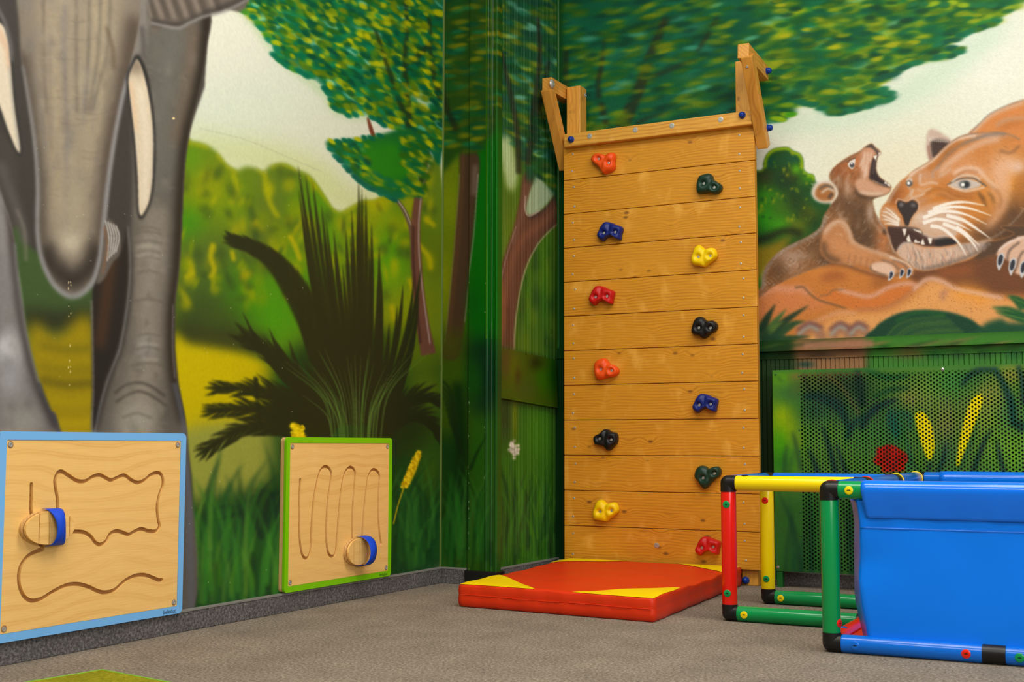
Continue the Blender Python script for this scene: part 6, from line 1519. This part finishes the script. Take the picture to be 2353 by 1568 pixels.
body = fix_normals(from_py('mat_body', V, Fc, M_RED, MAT, smooth=True)); body['label'] = 'red vinyl mat body with a side seam'
def patch(corner, ua, vb):
    """triangle patch: corner (u, v), extent along u and along v"""
    m = 14; V, Fc, idx = [], [], {}
    su = 1 if corner[0] == 0 else -1; sv = 1 if corner[1] == 0 else -1
    for a in range(m + 1):
        for b in range(m + 1 - a):
            u = corner[0] + su * ua * a / m; v_ = corner[1] + sv * vb * b / m
            u2 = min(max(u, .0005), .9995); v2 = min(max(v_, .0005), .9995)
            p = mat_xy(u2, v2); idx[(a, b)] = len(V); V.append((p.x, p.y, mat_top(u2, v2) + .0016))
    for a in range(m):
        for b in range(m - a):
            Fc.append((idx[(a, b)], idx[(a + 1, b)], idx[(a, b + 1)]))
            if b < m - a - 1: Fc.append((idx[(a + 1, b)], idx[(a + 1, b + 1)], idx[(a, b + 1)]))
    o = from_py('corner_patch', V, Fc, M_YEL, MAT, smooth=True)
    if su * sv < 0: o.data.flip_normals()
    o['label'] = 'yellow triangular corner'
patch((0, 0), .41, .30); patch((1, 0), .40, .265); patch((1, 1), .37, .235); patch((0, 1), .39, .215)
tube('piping', [Vector((mat_xy(u, 0).x, mat_xy(u, 0).y - .0045, .041 + .001 * math.sin(u * 12))) for u in np.linspace(.01, .99, 24)], .0013, M_RED, MAT, 8)

# ------------------------------------------------------------------ tube play frame with blue sheets
PF = thing('play_frame', 'ball pool frame of red, yellow, green and blue plastic tubes with blue vinyl sheets', 'play frame', (-0.6, 3.9, 0.0))
R_, ZL, ZH = 0.0235, 0.0235, 0.4225
def ptube(name, rgb): return plain(name, rgb, 0.2, spec=0.45, vary=0.03)
TM = dict(red=ptube('red_tube', (240, 30, 12)), yellow=ptube('yellow_tube', (255, 222, 0)), green=ptube('green_tube', (0, 148, 74)), blue=ptube('blue_tube', (0, 108, 214)))
M_ELB = plain('black_connector', (26, 24, 23), 0.35, vary=0.15)
NB, ND = {}, {}
nodes = dict(A=(-.80, 3.305), A2=(-.40, 3.312), A3=(0.0, 3.318), A4=(.40, 3.324), B=(-1.215, 3.73), B2=(-.80, 3.73), C=(-1.228, 4.19), C2=(-.80, 4.19), D=(-.80, 4.61), D2=(-.40, 4.61), D3=(0.0, 4.61), D4=(.40, 4.61), E2=(.40, 3.73), E3=(.40, 4.19))
def nd(k): return Vector((*nodes[k[:-1]], ZH if k[-1] == 'h' else ZL))
links = {}
STUB = .027
def ptube_obj(a, b, col, plugs=()):
    p, q = nd(a), nd(b); d = (q - p).normalized()
    links.setdefault(a, []).append(d); links.setdefault(b, []).append(-d)
    o = tube('tube', [p + d * STUB, p + d * (STUB + .004), q - d * (STUB + .004), q - d * STUB], [R_ - .0008, R_, R_, R_ - .0008], TM[col], PF, 28)
    o['label'] = col + ' plastic tube'
    for t_, pc, nrm in plugs:
        c = p + (q - p) * t_; nn = Vector(nrm).normalized()
        pl = lathe('plug', [(.0112, -.003), (.0112, .0004), (.0098, .0014), (.003, .0016), (.0026, .0004), (.0002, .0004)], c + nn * R_, nn, TM[pc] if pc in TM else M_ELB, o, 18)
        x, y, _ = frame_of(nn)
        bm = bmesh.new(); box_bm(bm, (-.0048, -.0009, 0), (.0048, .0009, .0019))
        m = Matrix(((x[0], y[0], nn[0], 0), (x[1], y[1], nn[1], 0), (x[2], y[2], nn[2], 0), (0, 0, 0, 1)))
        for v_ in bm.verts: v_.co = m @ v_.co + c + nn * R_
        from_bm('slot', bm, M_ELB, pl)
    return o
FW = (0, -1, 0); UP = (0, 0, 1)
ptube_obj('Al', 'Ah', 'green', ((.13, 'red', (1, -.25, 0)),))
ptube_obj('Ah', 'A2h', 'green', ((.142, 'yellow', FW),))
ptube_obj('A2h', 'A3h', 'green'); ptube_obj('A3h', 'A4h', 'green')
ptube_obj('Al', 'A2l', 'blue', ((.16, 'blue', FW), (.84, 'red', FW)))
ptube_obj('A2l', 'A3l', 'blue', ((.15, 'green', FW),)); ptube_obj('A3l', 'A4l', 'blue')
ptube_obj('Bl', 'Bh', 'red', ((.155, 'green', FW), (.835, 'green', FW)))
ptube_obj('Bh', 'B2h', 'yellow', ((.13, 'black', UP),))
ptube_obj('Bl', 'B2l', 'green', ((.125, 'yellow', FW),))
ptube_obj('Cl', 'Ch', 'yellow', ((.155, 'green', FW), (.82, 'red', FW)))
ptube_obj('Ch', 'C2h', 'blue'); ptube_obj('Cl', 'C2l', 'green', ((.115, 'yellow', FW),))
ptube_obj('Bh', 'Ch', 'blue')
ptube_obj('Ah', 'B2h', 'blue'); ptube_obj('B2h', 'C2h', 'blue'); ptube_obj('C2h', 'Dh', 'blue')
ptube_obj('Al', 'B2l', 'red', ((.3, 'blue', UP),)); ptube_obj('B2l', 'C2l', 'red'); ptube_obj('C2l', 'Dl', 'red')
ptube_obj('Dh', 'D2h', 'blue'); ptube_obj('D2h', 'D3h', 'blue'); ptube_obj('D3h', 'D4h', 'blue')
ptube_obj('Dl', 'Dh', 'blue'); ptube_obj('Dl', 'D2l', 'blue'); ptube_obj('D2l', 'D3l', 'blue'); ptube_obj('D3l', 'D4l', 'blue')
ptube_obj('A4l', 'A4h', 'green'); ptube_obj('D4l', 'D4h', 'blue'); ptube_obj('A4h', 'E2h', 'blue'); ptube_obj('E2h', 'E3h', 'blue'); ptube_obj('E3h', 'D4h', 'blue')
ptube_obj('A4l', 'E2l', 'red'); ptube_obj('E2l', 'E3l', 'red'); ptube_obj('E3l', 'D4l', 'red')
for k, ds in links.items():
    c = nd(k); bm = bmesh.new()
    R2 = R_ + .0006
    straight = len(ds) == 2 and ds[0].dot(ds[1]) < -.9
    if len(ds) == 2 and not straight:
        # rounded elbow
        a, b = ds[0], ds[1]; path = []
        rb = .012
        path.append(c + a * STUB)
        for q in np.linspace(0, 1, 8):
            th = q * math.pi / 2
            path.append(c + a * rb * (1 - math.sin(th)) + b * rb * (1 - math.cos(th)))
        path.append(c + b * STUB)
        vv, ff = sweep(path, R2, 24, True)
        o = from_py('elbow', vv, ff, M_ELB, PF)
        bm2 = bmesh.new(); bm2.from_mesh(o.data)
        r = bmesh.ops.create_uvsphere(bm2, u_segments=24, v_segments=14, radius=R2 * .995)
        off = c - wl(o)
        for v_ in r['verts']: v_.co += off
        bm2.to_mesh(o.data); bm2.free(); autosmooth(fix_normals(o), 50); bm.free()
        continue
    vv, ff = [], []
    for d in ds:
        a_, b_ = sweep([c - d * .001, c + d * STUB], R2, 24, True)
        ff += [tuple(i + len(vv) for i in t) for t in b_]; vv += a_
    o = from_py('connector', vv, ff, M_ELB, PF)
    bm2 = bmesh.new(); bm2.from_mesh(o.data)
    r = bmesh.ops.create_uvsphere(bm2, u_segments=24, v_segments=14, radius=R2 * 1.0); off = c - wl(o)
    for v_ in r['verts']: v_.co += off
    bm2.to_mesh(o.data); bm2.free(); autosmooth(fix_normals(o), 50); bm.free()
# coloured clamp rings on the tubes running back
def ring(c, d, col, w=.008):
    c, d = Vector(c), Vector(d)
    o = tube('clamp_ring', [c - d * w / 2, c - d * w * .4, c + d * w * .4, c + d * w / 2], [R_ + .001, R_ + .0028, R_ + .0028, R_ + .001], TM[col], PF, 28); return o
DY = Vector((0, 1, 0))
for k, col, s in (('B2h', 'red', 1), ('Ah', 'red', 1), ('C2h', 'yellow', 1), ('Dh', 'yellow', -1)):
    ring(nd(k) + DY * s * (STUB + .006), DY, col)
# vinyl sheets
M_VIN = plain('blue_vinyl_sheet', (0, 128, 250), 0.3, vary=0.02, bump=0.1, bscale=14)
M_VIN2 = plain('blue_vinyl_sleeve', (0, 116, 236), 0.16, spec=0.5, vary=0.02, bump=0.1, bscale=14)
def sheet(name, fn, nu, nv, mat, thick=.0016):
    V, Fc = [], []
    for s in (0, 1):
        for j in range(nv + 1):
            for i in range(nu + 1):
                p = Vector(fn(i / nu, j / nv)); V.append(p + Vector((0, thick * s, -thick * .3 * s)))
    N1 = (nu + 1) * (nv + 1)
    for j in range(nv):
        for i in range(nu):
            q = j * (nu + 1) + i; Fc.append((q, q + 1, q + nu + 2, q + nu + 1)); q += N1; Fc.append((q, q + nu + 1, q + nu + 2, q + 1))
    for i in range(nu):
        for j in (0, nv): q = j * (nu + 1) + i; Fc.append((q, N1 + q, N1 + q + 1, q + 1))
    for j in range(nv):
        for i in (0, nu): q = j * (nu + 1) + i; Fc.append((q, q + nu + 1, N1 + q + nu + 1, N1 + q))
    return fix_normals(from_py(name, V, Fc, mat, PF, smooth=True))
def sleeve_fn(xa, xb, yc, zflap):
    def fn(u, v):
        x = xa + (xb - xa) * u
        yy = yc if not callable(yc) else yc(x)
        r = R_ + .0032
        a0, a1 = -.6, math.pi       # from behind, over the top, to the front
        L1 = r * (a1 - a0); L2 = ZH - zflap
        s = v * (L1 + L2)
        if s < L1:
            a = a0 + s / r
            return (x, yy + r * math.cos(a), ZH + r * math.sin(a))
        d = s - L1
        wob = .0012 * math.sin(x * 38) * (d / L2) + .0008 * math.sin(x * 90 + 1) * (d / L2) ** 2
        edge = math.exp(-(x - xa) / .03)
        return (x + .012 * edge * (d / L2), yy - r + .012 * (d / L2) ** 1.3 + wob, ZH - d)
    return fn
yfront = lambda x: 3.305 + (x + .8) * .016
sl1 = sheet('sheet_sleeve', sleeve_fn(-.712, .36, yfront, .352), 90, 26, M_VIN2); sl1['label'] = 'blue vinyl sleeve folded over the front tube'
def front_fn(u, v):
    # the left hem is folded back behind the sheet
    L = 1.15 * u
    z = .400 - (.400 - .020) * v
    xe = -.762 + .020 * v + .006 * math.sin(v * 8)
    fold = .05 + .012 * math.sin(v * 5 + 1)
    if L < fold:
        t = 1 - L / fold
        x = xe + .034 * (1 - t) ** .8; dy = .075 * t ** 1.3 + .008 * math.sin(v * 14) * t
    else:
        x = xe + .034 + (L - fold); dy = 0.0
    e = math.exp(-max(0, L - fold) / .05)
    y = yfront(x) - .007 + dy + .0025 * math.sin(x * 14 + v * 2) * math.sin(math.pi * v) + .0018 * math.sin(x * 33 - v * 5) * (1 - v) ** 2
    y += .006 * math.exp(-((v - 1) / .2) ** 2) + .010 * e * math.exp(-((v - .42) / .12) ** 2)
    return (x, y, z)
fs = sheet('front_sheet', front_fn, 110, 40, M_VIN); fs['label'] = 'blue vinyl sheet hanging in front'
seam = sheet('hem_seam', lambda u, v: (front_fn(.06 + .93 * u, 0)[0], front_fn(.06 + .93 * u, .19 + .012 * v)[1] - .0011, front_fn(.06 + .93 * u, .19 + .012 * v)[2]), 60, 2, M_VIN2, .0008)
sl2 = sheet('sheet_sleeve', sleeve_fn(-.72, .36, 4.61, .34), 60, 24, M_VIN2)
bs = sheet('back_sheet', lambda u, v: (-.74 + 1.1 * u, 4.605 + .004 * math.sin(u * 20), .40 - .37 * v), 30, 8, M_VIN)
# the pool's red floor sheet
fl = sheet('floor_sheet', lambda u, v: (-.765 + 1.13 * u, 3.345 + 1.23 * v, .006 + .03 * math.exp(-u / .03) + .002 * math.sin(u * 20) * math.sin(v * 17)), 40, 30, M_RED); fl['label'] = 'red vinyl floor sheet inside the pool'

# ------------------------------------------------------------------ grass green rug whose corner reaches into the picture
M_RUG = carpet('olive_felt', (112, 108, 12), (140, 136, 22), (164, 156, 40))
M_BIND = plain('green_binding', (124, 186, 44), 0.8, vary=.15, bump=.4, bscale=300)
RUG = thing('rug', 'small olive green rug with bright green edging, only its corner in view', 'rug', (-1.85, 1.75, 0.0))
ca, sa = math.cos(-.16), math.sin(-.16); c0 = Vector((-2.246, 2.172))
def rg(a, b): return (c0.x + a * ca - b * sa, c0.y + a * sa + b * ca)
def slab(name, a0, a1, b0, b1, z0, z1, mat, bev):
    bm = bmesh.new(); box_bm(bm, (a0, b0, z0), (a1, b1, z1), bev, 2)
    for v_ in bm.verts: x, y = rg(v_.co.x, v_.co.y); v_.co = Vector((x, y, v_.co.z))
    return from_bm(name, bm, mat, RUG)
slab('rug_body', .006, .8, -.8, -.006, 0.0005, .009, M_RUG, .002)
slab('edging', 0, .8, -.006, 0, 0.0005, .0095, M_BIND, .002); slab('edging', 0, .006, -.8, -.006, 0.0005, .0095, M_BIND, .002)
